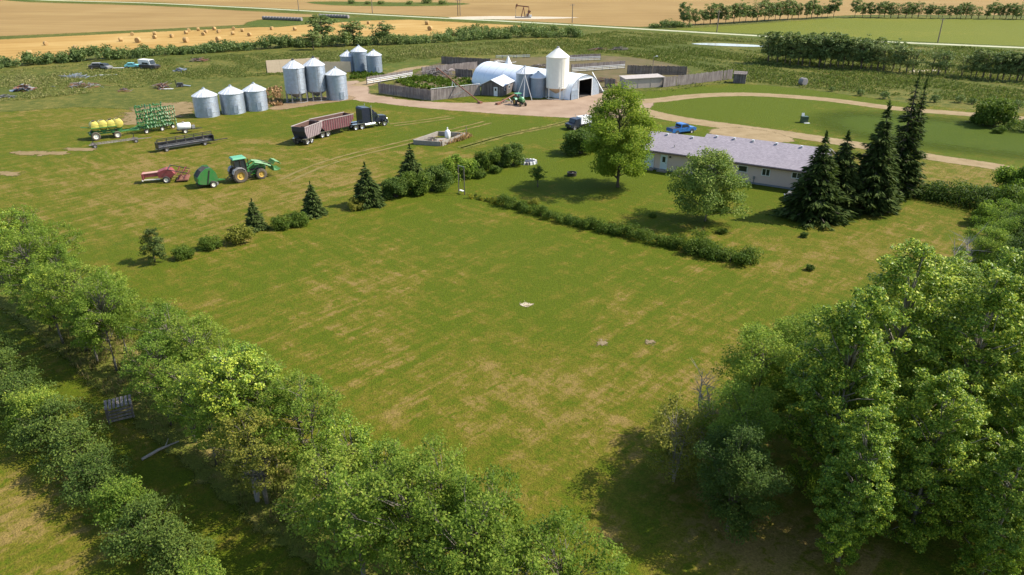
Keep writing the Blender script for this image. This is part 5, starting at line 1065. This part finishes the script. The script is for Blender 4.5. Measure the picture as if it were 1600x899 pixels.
def cultivator(p, q):
    o = thing('folded_cultivator', 'green cultivator with wings folded upright beside the bins', 'cultivator', p, head(p, q)); L = (q-p).length; r_ = random.Random(5)
    fr = MB()
    for y in (-1.5, 0, 1.5): fr.box((L/2, y, .95), (L, .14, .16))
    for x in (.3, L/2, L-.3): fr.box((x, 0, .98), (.14, 3.2, .16))
    fr.bar((0, 0, .9), (-3.5, 0, .75), .18).bar((.2, -1.2, .95), (-2, 0, .8), .12).bar((.2, 1.2, .95), (-2, 0, .8), .12); fr.build('main_frame', M_dgreen, o)
    for sgn in (-1, 1):
        wg = MB()
        for z in (1.2, 2.2, 3.2, 4.1): wg.box((L/2, sgn*1.55, z), (L*.86, .09, .09))
        for x in np.linspace(.5, L-.5, 6): wg.box((x, sgn*1.62, 2.7), (.09, .09, 3.0))
        w_ = wg.build('wing', M_dgreen, o); sh = MB()
        for x in np.linspace(.3, L-.2, 17):
            for z in (1.35, 2.0, 2.6, 3.3, 4.15):
                s_ = r_.uniform(.7, 1.2); x = x+r_.uniform(-.12, .12); z = z+r_.uniform(-.15, .15); sh.tube([(x, sgn*1.6, z), (x+.1, sgn*(1.6+.55*s_), z+.12), (x+.1, sgn*(1.6+.75*s_), z-.25), (x+.05, sgn*(1.6+.6*s_), z-.5)], .085, 4)
        sh.build('shanks', M_dgreen, w_)
    tt = MB()
    for x in np.linspace(.5, L-.5, 9):
        for y in (-1.2, -.4, .4, 1.2): tt.tube([(x, y, .9), (x+.25, y, 1.05), (x+.35, y, .6), (x+.15, y, .15)], .035, 4)
    tt.build('centre_shanks', M_black, o)
    for x, y in ((.3, -1.9), (.3, 1.9), (L*.55, -1.9), (L*.55, 1.9), (L-.2, -1.2), (L-.2, 1.2)): wheel(o, (x, y, .42), .42, .3, M_rubber, M_cream, 16)
    MB().tube([(L/2, -1.5, 2.6), (L/2+.2, 0, 3.4), (L/2, 1.5, 2.6)], .05, 5).tube([(L*.2, -1.5, 4.0), (L*.3, 0, 4.4), (L*.2, 1.5, 4.0)], .05, 5).build('hoses', M_black, o)
cultivator(G(220, 207), G(268, 199))
def tank_trailer(p, q):
    o = thing('tank_trailer', 'small white tank trailer between the cultivator and black header', 'tank trailer', p, head(p, q))
    MB().lathe([(.1, -1.15), (.5, -1.1), (.62, -.9), (.62, .9), (.5, 1.1), (.1, 1.15)], 20, (1.2, 0, 1.2), 'x').build('tank', M_white, o, True)
    MB().box((1.4, .4, .62), (3.0, .1, .12)).box((1.4, -.4, .62), (3.0, .1, .12)).bar((2.8, -.4, .6), (4.2, 0, .55), .09).bar((2.8, .4, .6), (4.2, 0, .55), .09).build('frame', M_black, o)
    MB().lathe([(.2, 0), (.2, .15)], 12, (1.2, 0, 1.8)).build('lid', M_grey, o); MB().box((2.75, 0, .95), (.5, .5, .5)).build('pump', M_grey, o)
    for sgn in (-1, 1): wheel(o, (1.2, sgn*.8, .42), .42, .28, M_rubber, M_cream, 18)
    MB().cyl((1.2, -.8, .42), (1.2, .8, .42), .06, n=8).build('axle', M_black, o)
tank_trailer(G(278, 209), G(304, 206))
# ---------------------------------------------------------------- augers, small tractor, mast
def auger(label, a, b, hb, legat, mat, name='grain_auger', r=.13, nwheel=True):
    """tube from inlet a (on the ground) up to discharge b at height hb"""
    o = thing(name, label, 'auger', a); d = Vector((b.x-a.x, b.y-a.y, hb)); rz = math.atan2(d.y, d.x)
    t0 = Vector((0, 0, .25)); t1 = t0+d; MB().tube([t0, t0.lerp(t1, .5), t1], r, 10).build('tube', mat, o, True)
    MB().box((0, 0, .25), (.9, .7, .4), rz=rz).build('inlet_hopper', mat, o)
    MB().cyl(t1, t1+Vector((0, 0, -.7)), r*1.1, r*.9, 8).build('spout', mat, o)
    m_ = t0.lerp(t1, legat); s_ = Vector((-math.sin(rz), math.cos(rz), 0)); bs = Vector((m_.x*.9, m_.y*.9, .35))
    for sg in (-1, 1):
        MB().bar(m_, bs+s_*sg*1.2, .08).bar(t0.lerp(t1, legat*.55), bs+s_*sg*1.2, .07).build('leg', M_white, o)
        if nwheel: w_ = wheel(o, bs+s_*sg*1.25, .36, .2, n=14); w_.rotation_euler = (0, 0, rz)
    MB().bar(bs-s_*1.2, bs+s_*1.2, .08).build('axle', M_black, o)
auger('long rust-red grain auger leaning before the corral fence', G(750, 162), G(684, 146), 5.4, .62, M_rust)
auger('short rust-red auger lying on the gravel beside the small tractor', G(778, 164), G(806, 158), 1.3, .6, M_rust, r=.16)
def mast():
    o = thing('tripod_mast', 'white steel tripod mast standing before the steel bins', 'mast', G(817, 158))
    tp = Vector((.4, 0, 5.6))
    for x, y in ((-1.6, .4), (2.0, .5), (.1, -.6)): MB().bar((x, y, 0), tp, .12).build('leg', M_white, o)
    MB().cyl(tp-Vector((0, 0, .4)), tp+Vector((0, 0, 1.2)), .10, .04, 8).build('spout', M_white, o); MB().cyl((.1, -.5, .3), tp, .10, n=8).build('tube', M_galv, o)
mast()
def small_tractor(p, rz):
    o = thing('small_tractor', 'small green tractor parked on the gravel yard', 'tractor', p, rz)
    for sgn in (-1, 1):
        wheel(o, (0, sgn*.8, .72), .72, .42, M_rubber, M_yel, 22, 16, 'rear_wheel'); wheel(o, (2.0, sgn*.62, .40), .40, .25, M_rubber, M_yel, 18, 0, 'front_wheel')
        MB().prism([(-.75, 1.2), (-.4, 1.55), (.35, 1.55), (.6, 1.25), (.55, 1.2), (.3, 1.48), (-.4, 1.48), (-.7, 1.18)], sgn*.8-.25, sgn*.8+.25).build('fender', M_lgreen, o)
        MB().lathe([(.02, 0), (.09, .02), (.09, .07)], 10, (2.42, sgn*.2, 1.25), 'x').build('headlight', M_chrome, o)
    MB().cyl((0, -.8, .72), (0, .8, .72), .14, n=8).cyl((2, -.62, .4), (2, .62, .4), .07, n=8).box((1, 0, .8), (2.4, .4, .4)).build('chassis', M_black, o)
    MB().prism([(.6, .95), (2.4, .9), (2.42, 1.35), (2.2, 1.5), (.6, 1.55)], -.32, .32).build('hood', M_dgreen, o)
    MB().box((-.1, 0, 1.2), (.5, .5, .12)).box((-.35, 0, 1.5), (.1, .5, .5)).build('seat', M_black, o); MB().cyl((1.4, 0, 1.5), (1.4, 0, 2.2), .04, n=8).build('exhaust_stack', M_black, o)
    MB().bar((.55, 0, 1.5), (.35, 0, 1.75), .04).lathe([(.19, 0), (.22, .02), (.19, .04)], 16, (.33, 0, 1.75)).build('steering_wheel', M_black, o)
    for sgn in (-1, 1): MB().bar((-.45, sgn*.6, 1.4), (-.45, sgn*.6, 2.3), .07).build('roll_bar', M_lgreen, o)
    MB().box((-.3, 0, 2.34), (1.2, 1.35, .08)).build('canopy', M_lgreen, o)
small_tractor(G(810, 164), R(-62))
MB_ = MB(); o_ = thing('loading_chute', 'long white pole leaning against the arched shed doorway', 'pole', G(944, 146)); MB().cyl((0, 0, 0), G(931, 143)-G(944, 146)+Vector((-1.0, 0, 4.3)), .11, n=8).build('pole', M_white, o_); MB().box((0, 0, .08), (.5, .5, .16)).build('foot', M_grey, o_)

# ---------------------------------------------------------------- road vehicles
def pickup(name, label, p, rz, mat, bed=None, scale=1.0, cover=None):
    o = thing(name, label, 'pickup truck', p, rz, None, scale)         # x from 0 (tail) to 5.7 (nose)
    MB().prism([(0, .55), (.35, .5), (4.6, .48), (5.6, .5), (5.68, .75), (5.62, 1.05), (5.2, 1.15), (4.2, 1.2), (2.05, 1.22), (.02, 1.2)], -.95, .95).build('body', mat, o)
    cb = MB().prism([(2.0, 1.2), (4.25, 1.18), (3.55, 1.85), (3.2, 1.93), (2.35, 1.93), (2.1, 1.85)], -.86, .86).build('cab', mat, o)
    MB().prism([(3.62, 1.83), (4.22, 1.22), (4.27, 1.22), (3.66, 1.85)], -.78, .78).build('windshield', M_glass, cb); MB().box((2.06, 0, 1.58), (.03, 1.45, .42), ry=.12).build('rear_window', M_glass, cb)
    for sgn in (-1, 1):
        MB().prism([(2.2, 1.25), (4.0, 1.25), (3.5, 1.75), (2.3, 1.78)], sgn*.865-.012, sgn*.865+.012).build('side_window', M_glass, cb)
        d = MB().box((2.75, sgn*.955, .88), (1.0, .02, .62)).build('door', mat, o); MB().box((2.4, sgn*.975, 1.05), (.18, .03, .04)).build('handle', M_chrome, d)
        for x in (1.15, 4.65): wheel(o, (x, sgn*.85, .39), .39, .26, M_rubber, M_chrome, 18); MB().lathe([(.40, -.02), (.48, 0), (.40, .02)], 18, (x, sgn*.955, .42), 'y', cap=False).build('wheel_arch', M_black, o)
        MB().box((5.62, sgn*.72, .85), (.12, .32, .2)).build('headlight', M_chrome, o); MB().box((.0, sgn*.85, .95), (.06, .14, .34)).build('tail_light', M_red, o); MB().box((3.75, sgn*1.05, 1.3), (.1, .18, .16)).build('mirror', mat, o)
    MB().box((1.02, 0, 1.24), (1.85, 1.66, .07)).build('bed_cover', cover or M_black, o); MB().box((5.66, 0, .85), (.05, 1.0, .26)).build('grille', M_chrome, o); MB().box((5.72, 0, .6), (.12, 1.85, .2)).box((-.08, 0, .6), (.12, 1.8, .2)).build('bumper', M_chrome, o)
    return o
a, b = G(1047, 213), G(1082, 211); pickup('pickup_truck', 'bright blue pickup truck parked behind the house', a+Vector((0, 1.0, 0)), head(a, b)+.25, M_blue, None, .95)
def sprayer(p, rz):
    o = thing('tank_truck', 'old dark flatbed truck with a white tank beside the gravel', 'truck', p, rz)
    MB().prism([(3.2, .5), (5.2, .5), (5.25, 1.1), (4.4, 1.25), (4.1, 1.95), (3.2, 2.0)], -.95, .95).build('cab', M_navy, o); MB().prism([(4.15, 1.88), (4.42, 1.28), (4.47, 1.3), (4.2, 1.9)], -.85, .85).build('windshield', M_glass, o)
    MB().box((1.6, 0, .85), (3.3, 2.1, .14)).box((2.4, 0, .6), (5.0, .8, .2)).build('flat_deck', M_black, o)
    MB().box((1.6, 0, 1.55), (2.7, 1.8, 1.2), top=(.88, .8)).build('tank', M_white, o); MB().lathe([(.22, 0), (.22, .15)], 12, (1.6, 0, 2.15)).build('lid', M_grey, o)
    for x, y in ((.3, -.9), (.3, .9), (2.9, -.9), (2.9, .9)): MB().bar((x, y, .9), (x, y, 2.5), .05).build('stake', M_grey, o)
    for x in (.9, 4.4):
        for sgn in (-1, 1): wheel(o, (x, sgn*.9, .42), .42, .28, M_rubber, M_grey, 18)
    for sgn in (-1, 1): MB().box((5.25, sgn*.7, .85), (.08, .22, .2)).build('headlight', M_chrome, o)
a, b = G(922, 198), G(894, 202.5); sprayer(a, head(a, b))
def oldcar(name, label, p, rz, mat, mat2, cat='derelict car', s=1.0, boxy=False):
    o = thing(name, label, cat, p, rz, None, s)
    MB().prism([(0, .35), (4.5, .35), (4.55, .8), (3.9, .95), (2.9, 1.0), (.7, 1.0), (0, .9)], -.85, .85).build('body', mat, o)
    c_ = MB().prism([(.5, .98), (3.2, .98), (2.7, 1.5), (.9 if not boxy else .5, 1.52)] if not boxy else [(0, .98), (3.3, .98), (3.0, 1.95), (0, 2.0)], -.78, .78).build('cab', mat2, o)
    for sgn in (-1, 1): MB().prism([(.95, 1.05), (2.85, 1.05), (2.55, 1.42), (1.05, 1.42)], sgn*.785-.01, sgn*.785+.01).build('side_window', M_glass, c_)
    MB().prism([(2.72, 1.47), (3.17, 1.02), (3.22, 1.04), (2.77, 1.49)] if not boxy else [(3.02, 1.9), (3.3, 1.05), (3.35, 1.05), (3.07, 1.92)], -.7, .7).build('windshield', M_glass, c_)
    for x in (.8, 3.6):
        for sgn in (-1, 1): wheel(o, (x, sgn*.8, .32), .32, .2, n=14)
oldcar('derelict_van', 'derelict dark van with white roof among the weeds', G(222, 107), R(-20), M_black, M_white, 'derelict van', 1.25, True)
oldcar('derelict_car', 'turquoise derelict car body in the weeds beside the van', G(196, 106), R(10), M_teal, M_teal, s=.85)
oldcar('derelict_car', 'dark rusted derelict car left of the turquoise one', G(140, 108), R(15), M_black, M_grey, s=1.05)
oldcar('derelict_car', 'second dark wreck right behind the rusted derelict car', G(158, 107), R(-30), M_grey, M_black, s=.95)

# ---------------------------------------------------------------- scrap piles
def pile(name, label, p, rx, ry, h, n, mats, seed, cat='scrap pile', lmin=1.0, lmax=3.0, plate=False):
    o = thing(name, label, cat, p); r_ = random.Random(seed); mbs = [MB() for _ in mats]
    for i in range(n):
        x, y = r_.gauss(0, rx*.4), r_.gauss(0, ry*.4); k = max(0, 1-(x/rx)**2-(y/ry)**2); z = h*k*r_.uniform(.2, 1)+.06; L = r_.uniform(lmin, lmax); a = r_.uniform(0, 3.14); t = r_.uniform(-.25, .25)
        m_ = mbs[i % len(mats)]
        if plate: m_.box((x, y, z), (L, L*.45, .04), rz=a, ry=t, rx=r_.uniform(-.4, .4))
        else: m_.tube([(x-math.cos(a)*L/2, y-math.sin(a)*L/2, max(.03, z-L*t*.5)), (x+r_.uniform(-.15, .15), y, z+.1), (x+math.cos(a)*L/2, y+math.sin(a)*L/2, max(.03, z+L*t*.5))], r_.uniform(.03, .08), 5)
    for i, m_ in enumerate(mbs): m_.build('sheets' if plate else 'poles', mats[i], o, kind='stuff')
    return o
pile('sheet_metal_pile', 'heap of grey sheet metal at the far left', G(36, 142), 2.2, 1.8, 1.4, 42, [M_galvold, M_grey, M_rust], 1, lmin=1, lmax=2.2, plate=True)
pile('scrap_pile', 'tangle of thin iron scrap left of the brush pile', G(132, 136), 5, 3, 1.0, 60, [M_grey, M_rust], 2)
pile('scrap_pile', 'low brown scrap heap between the tangle and the brush pile', G(194, 143), 1.6, 1.2, .6, 30, [M_rust, M_wood2], 3, lmin=.6, lmax=1.6)
pile('brush_pile', 'brown brush pile with a pale plank in front', G(252, 138), 2.6, 1.8, 1.1, 60, [M_wood2, M_rust], 4, 'brush pile')
pile('scrap_pile', 'long grey iron scrap lying at upper left', G(118, 121), 4, 1.6, .6, 26, [M_grey, M_galvold], 5, lmin=2, lmax=4)
pile('scrap_pile', 'pale grey heap in the weeds right of the van', G(282, 112), 1.8, 1.3, .9, 30, [M_galvold, M_grey], 6, lmin=.7, lmax=1.6, plate=True)
pile('scrap_pile', 'dark iron poles lying at the left frame edge', G(10, 153), 2.6, 1.0, .5, 16, [M_black, M_grey], 7, lmin=1.5, lmax=3)
pile('brush_pile', 'reddish brush heap in the weeds above the front bins', G(312, 96), 3, 1.5, .9, 50, [M_rust, M_wood2], 8, 'brush pile')
pile('old_hay_heap', 'dark heap of old hay inside the left corral pen', G(682, 121), 6.0, 3.0, 2.2, 300, [M_oldbale, M_wood2], 9, 'hay heap', .5, 1.4)
pile('lumber_pile', 'grey lumber pile behind the arched shed near the silo', G(850, 106), 5, 2, .9, 60, [M_wood, M_wood2], 10, 'lumber pile')
pile('lumber_pile', 'pale scattered lumber behind the middle of the arched shed', G(775, 99), 5, 2, .6, 40, [M_wood, M_white], 11, 'lumber pile')
pile('scrap_pile', 'junk heap beside the arched shed doorway', G(937, 145), 1.5, 1.2, .8, 40, [M_grey, M_black, M_wood], 12, lmin=.5, lmax=1.4)
pile('lumber_pile', 'dark timber heap in the weeds beyond the corrals', G(933, 79), 5, 2, .8, 40, [M_wood2, M_rust], 13, 'lumber pile')
pile('lumber_pile', 'dark heap with pale top right of the timber heap', G(969, 79), 3.4, 1.6, 1.0, 40, [M_wood2, M_wood], 14, 'lumber pile')
pile('brush_pile', 'dark brush inside the right corral pen', G(935, 128), 5, 2.5, 1.0, 70, [M_rust, M_wood2], 15, 'brush pile')
for x, y, L, a, lb in [(183, 107, 3.4, .1, 'white plank lying in front of the wrecked cars'), (259, 140, 3.2, .05, 'pale plank lying before the brush pile'), (165, 118, 5, .15, 'long pale plank on the grass at upper left'), (100, 151, .1, 0, '')]:
    if lb:
        q = G(x, y); o = MB().box((0, 0, .09), (L, .28, .06), rz=a).box((L*.1, .2, .15), (L*.9, .25, .05), rz=a+.03).build('plank', M_white, None, loc=q); tag(o, lb, 'plank')
def small_engine(p):
    o = thing('engine_block', 'dark machine with pale sheet beside the brush pile', 'machine', p, .2); MB().box((0, 0, .55), (1.6, .9, .8), top=(.8, .8)).cyl((-.9, 0, .5), (-.9, 0, 1.6), .09, n=8).build('housing', M_black, o); MB().box((1.4, 0, .3), (1.8, .8, .08), ry=.15).build('sheet', M_galv, o)
    for x in (-.5, .5): wheel(o, (x, -.55, .3), .3, .18, n=12)
small_engine(G(282, 136))

# ---------------------------------------------------------------- bales
def bale_mesh():
    mb = MB(); rr = .82; pr = [(.05, -.66), (.45, -.68), (rr*.93, -.65), (rr, -.58), (rr*1.01, -.2), (rr*.99, .1), (rr, .58), (rr*.93, .65), (.45, .68), (.05, .66)]
    mb.lathe(pr, 20, (0, 0, .80), 'y'); return mb
b0 = bale_mesh().build('round_bale', M_straw, None, True); tag(b0, 'large round straw bale', 'bale', 'round bales on the stubble field'); b0.rotation_euler = (0, 0, 1.0)
BL = [(216, 67, 'nearest-left of three large round bales beside the shelterbelt'), (291, 66.5, 'middle of three large round bales beside the shelterbelt'), (342, 65.5, 'rightmost of three large round bales beside the shelterbelt'), (120, 80, 'round bale half hidden by the shelterbelt at far left'), (47, 88, 'round bale at the left end of the shelterbelt'), (595, 41, 'single round bale above the small shelterbelt trees'), (667, 39, 'upper of two round bales near the road'), (672, 48, 'lower of two round bales near the road')]
SM = [(189, 65), (207, 56), (242, 55), (242, 61), (269, 59), (291, 53.5), (295, 50), (310, 48.5), (318, 56), (322, 52), (335, 47.5), (342, 52), (364, 55), (365, 47.5), (379, 50), (390, 57), (72, 71), (461, 48), (425, 47), (516, 42), (536, 40), (557, 41), (576, 38)]
for i, (x, y, lb) in enumerate(BL+[(x, y, 'round bale far out on the stubble, '+ordn(k)+' from the left of the distant ones') for k, (x, y) in enumerate(sorted(SM))]):
    o = b0 if i == 0 else b0.copy()
    if i: C.objects.link(o)
    o.location = G(x, y); o.rotation_euler = (0, 0, i*1.3); o['label'] = lb; o.scale = (1.1, 1.1, 1.1) if i < 8 else (.82, .82, .82)
r_ = random.Random(2)
for x0, x1, y0, y1, lb in ((413, 470, 31, 33.2, 'old grey round bale in the long bale row below the road'), (501, 543, 27.5, 29, 'old grey round bale in the shorter rear bale row')):
    A_, B_ = G(x0, y0), G(x1, y1); k = int((B_-A_).length/1.45)
    for i in range(k):
        o = b0.copy(); o.data = b0.data if i == -1 else o.data; C.objects.link(o); o.location = A_.lerp(B_, i/(k-1)); o.rotation_euler = (0, 0, head(A_, B_)+math.pi/2+r_.uniform(-.05, .05)); o.scale = (1, 1.02, 1); o['label'] = lb+', '+ordn(i)+' from the left'; o['group'] = 'rows of old grey bales'
        if 'greybale' not in MAT: MAT['greybale'] = b0.data.copy(); MAT['greybale'].materials[0] = M_oldbale
        o.data = MAT['greybale']

# ---------------------------------------------------------------- poles, pump jack
def pole(label, x, yb, h, name='utility_pole'):
    o = thing(name, label, 'utility pole', G(x, yb), .45, 'utility poles along the road'); MB().cyl((0, 0, -.1), (0, 0, h), .22, .15, 8).build('shaft', M_post, o); ca = MB().box((0, .1, h-.6), (2.4, .12, .14)).build('crossarm', M_post, o)
    ins = MB()
    for q in (-1.05, -.5, .5, 1.05): ins.cyl((q, .1, h-.53), (q, .1, h-.3), .05, .03, 6)
    ins.build('insulators', M_grey, ca)
for lb, x, yb, h in [('utility pole at the top edge left of centre', 467, 17, 8), ('utility pole above the grey bale rows', 582, 21, 7), ('left of the twin utility poles by the road', 715.5, 25, 7.6), ('right of the twin utility poles by the road', 719, 25, 7.6), ('utility pole right of the pump jack', 894, 36, 8), ('utility pole before the far tree row', 1120, 50, 8), ('utility pole in the green field beside the road', 1465, 67, 8.2)]: pole(lb, x, yb, h)
o_ = thing('yard_light', 'yard light on a dark post behind the corral', 'yard light', G(1019, 119)); MB().cyl((0, 0, 0), (0, 0, 4.8), .11, .08, 8).build('post', M_post, o_); MB().bar((0, 0, 4.7), (.7, 0, 4.95), .06).box((.85, 0, 4.95), (.5, .3, .16)).build('lamp_head', M_white, o_)
def pumpjack(p, rz):
    o = thing('pump_jack', 'brown oil pump jack on a pale pad in the far grain field', 'pump jack', p, rz)
    MB().box((0, 0, .25), (7.0, 1.8, .5)).build('base_skid', M_grey, o)
    for x, y in ((-1.0, -.8), (-1.0, .8), (.7, -.8), (.7, .8)): MB().bar((x*1.1, y, .5), (0, y*.25, 4.9), .22).build('samson_leg', M_rust, o)
    MB().bar((-3.0, 0, 5.5), (2.5, 0, 4.9), .34, .5).build('walking_beam', M_rust, o)
    MB().prism([(-3.0, 6.4), (-3.5, 6.1), (-3.85, 5.2), (-3.8, 4.0), (-3.6, 4.0), (-3.4, 4.9), (-2.8, 5.3)], -.25, .25).build('horse_head', M_rust, o)
    for sgn in (-1, 1): MB().box((2.2, sgn*.75, 1.9), (.5, .25, 2.6), ry=.5).box((2.7, sgn*.75, 2.8), (1.1, .4, 1.1), ry=.5).build('counterweight', M_rust, o); MB().bar((2.5, sgn*.6, 4.8), (2.6, sgn*.75, 2.6), .14).build('pitman_arm', M_rust, o)
    MB().box((2.0, 0, 1.1), (1.3, 1.2, 1.3)).build('gearbox', M_grey, o); MB().box((3.4, 0, .9), (1.0, 1.0, .9)).build('motor', M_white, o); MB().cyl((-3.8, 0, .3), (-3.8, 0, 4.1), .06, n=6).cyl((-3.8, 0, 0), (-3.8, 0, 1.1), .18, n=8).build('polished_rod', M_grey, o)
pumpjack(G(818, 28.2), R(6))

# ---------------------------------------------------------------- yard things
def foundation():
    A_, B_, C_ = G(646, 226), G(690, 229), G(727, 215); o = thing('concrete_foundation', 'low roofless concrete foundation walls on the lawn', 'foundation', A_)
    D_ = A_+(C_-B_)
    for p, q in ((A_, B_), (B_, C_), (C_, D_), (D_, A_)):
        p, q = p-A_, q-A_; d = (q-p).normalized()*.11; MB().bar(p+d+Vector((0, 0, .4)), q-d+Vector((0, 0, .4)), .22, .8).build('wall', M_conc, o)
    c_ = (B_+D_)/2-A_; MB().box((c_.x, c_.y, .12), (3.0, 2.5, .05), rz=.6).build('floor', M_conc, o)
    MB().cyl(C_-A_+Vector((.2, 0, 0)), C_-A_+Vector((.2, 0, 1.9)), .06, n=6).build('post', M_wood2, o)
    o2 = thing('water_tank', 'white tank with a spout beside the concrete foundation', 'tank', (A_+B_+C_+D_)/4+Vector((1.2, 2.0, 0))); MB().lathe([(.1, 0), (.45, .02), (.5, .3), (.5, 1.1), (.3, 1.4), (.1, 1.5)], 16).build('tank', M_white, o2, True); MB().cyl((0, 0, 1.4), (.0, 0, 1.9), .1, n=8).build('spout', M_white, o2)
    pile('lumber_pile', 'grey boards thrown inside the concrete foundation', (A_+B_+D_)/3, 1.6, 1.6, .7, 18, [M_wood2, M_wood], 31, 'lumber pile', .8, 2.0)
foundation()
def swing():
    a, b = G(717, 302), G(726, 305); o = thing('swing_frame', 'tall two-post garden swing with white seat board', 'swing', a, head(a, b)); L = (b-a).length
    for x in (0, L): MB().cyl((x, 0, -.05), (x, 0, 3.9), .06, .05, 8).build('post', M_wood2, o)
    MB().cyl((0, 0, 3.85), (L, 0, 3.85), .045, n=8).build('crossbar', M_grey, o); st = MB().box((L/2, 0, .5), (.7, .35, .06)).build('seat', M_white, o)
    for x in (L/2-.3, L/2+.3): MB().cyl((x, 0, .5), (x, 0, 3.85), .012, n=5).build('rope', M_black, o)
swing()
o_ = thing('fire_ring', 'black round fire ring on the lawn left of the maple', 'fire ring', G(893.5, 275)); MB().lathe([(.62, 0), (.68, .02), (.70, .55), (.60, .55), (.58, .1)], 24, cap=False).build('ring', M_black, o_, True); MB().lathe([(.57, .08), (.3, .14), (.02, .16)], 16).build('ash_bed', M_rubber, o_); MB().bar((-.4, .1, .3), (.4, -.1, .42), .1).bar((-.1, -.4, .3), (.2, .4, .4), .1).build('logs', M_wood2, o_)
def planter(p):
    o = thing('stone_planter', 'oval ring of white stones with dark soil beside the lilac', 'planter', p); r_ = random.Random(3)
    MB().lathe([(1.3, 0), (1.2, .3), (.05, .36)], 20).build('soil', M_black, o)
    for i in range(16):
        a = 6.283*i/16; MB().box((1.35*math.cos(a), 1.2*math.sin(a), .2), (.45, .38, .42*r_.uniform(.8, 1.2)), rz=a+r_.uniform(-.4, .4), top=(.7, .7)).build('stone', M_conc if i % 4 == 0 else M_white, o)
planter(G(824, 255))
o_ = thing('garbage_bin', 'dark green garbage bin with white lid on the loop lawn', 'garbage bin', G(1256, 192)); MB().box((0, 0, .62), (1.1, 1.0, 1.2), top=(1.12, 1.1)).build('body', paint('bin_green', (.012, .05, .03), .5), o_); MB().box((-.2, .45, 1.45), (.5, .08, .6), rx=-.2).build('lid', M_white, o_); MB().box((.3, -.7, .06), (1.0, .5, .1)).build('slab', M_white, o_)
for s_ in (-.45, .45): wheel(o_, (s_, .55, .18), .18, .1, n=12)
o_ = thing('covered_trampoline', 'round low trampoline with grey cover half behind the broad spruce', 'trampoline', G(1243, 316)+Vector((.6, .8, 0))); MB().lathe([(1.75, .55), (1.8, .6), (1.75, .65), (.05, .60)], 28).build('mat', paint('grey_cover', (.13, .125, .12), .8), o_, True); MB().lathe([(1.76, .58), (1.86, .6), (1.86, .7), (1.76, .68)], 28, cap=False).build('rim', M_galv, o_)
for i in range(6): a = i*1.047; MB().cyl((1.8*math.cos(a), 1.8*math.sin(a), 0), (1.8*math.cos(a), 1.8*math.sin(a), .62), .04, n=6).build('leg', M_grey, o_)
def crate(p):
    o = thing('pallet_stand', 'small grey wooden slatted pallet stand beside the shelterbelt', 'pallet stand', p, .5, None, .85)
    for x in (-.9, .9):
        for y in (-.7, .7): MB().box((x, y, .7), (.1, .1, 1.4)).build('post', M_wood, o)
    for i in range(7): MB().box((-.9+.3*i, 0, 1.45), (.2, 1.6, .04)).build('slat', M_wood, o)
    for i in range(4): MB().box((0, -.77, .3+.3*i), (2.0, .04, .18)).build('slat', M_wood, o); MB().box((-.97, 0, .3+.3*i), (.04, 1.5, .18)).build('slat', M_wood, o)
crate(G(190, 652))
o_ = thing('tarp_cone', 'white pointed tarpaulin heap behind the arched shed', 'tarp', G(794, 104)); MB().lathe([(1.5, 0), (1.2, .5), (.6, 1.6), (.25, 2.5), (.02, 2.9)], 9).build('tarp', M_white, o_); MB().cyl((0, 0, 2.5), (.1, 0, 3.2), .04, n=6).build('pole', M_wood, o_)
def hoop(p):
    o = thing('culvert_pipe', 'pale curved culvert pipe standing in the left corral', 'culvert', p, .3); k = 12
    f = MB()
    for i in range(k):
        a0, a1 = math.pi*i/k, math.pi*(i+1)/k; f.prism([(1.3*math.cos(a0), 1.5*math.sin(a0)), (1.3*math.cos(a1), 1.5*math.sin(a1)), (1.12*math.cos(a1), 1.32*math.sin(a1)), (1.12*math.cos(a0), 1.32*math.sin(a0))], -.4, .4)
    f.build('arch', paint('pale_pink_metal', (.55, .45, .40), .6, 0, .4), o, True); MB().box((0, 0, .05), (3.0, 1.0, .1)).build('base', M_wood2, o)
hoop(G(706, 117))
o_ = b0.copy(); C.objects.link(o_); o_.data = MAT['greybale']; o_.location = G(1254, 133.5); o_['label'] = 'single dark old round bale at the pasture edge behind the driveway'; o_['group'] = 'lone bales'; o_.scale = (1.1, 1.1, 1.1); o_.rotation_euler = (0, 0, .4)
o_ = thing('fallen_log', 'bleached log lying on the shaded grass strip', 'log', G(250, 706), .9); MB().tube([(-1.2, 0, .1), (0, .08, .13), (1.3, -.05, .09)], [.10, .09, .05], 7).build('trunk', B_dead, o_); MB().tube([(.4, .05, .12), (.9, .5, .3)], [.04, .015], 5).build('branch', B_dead, o_)
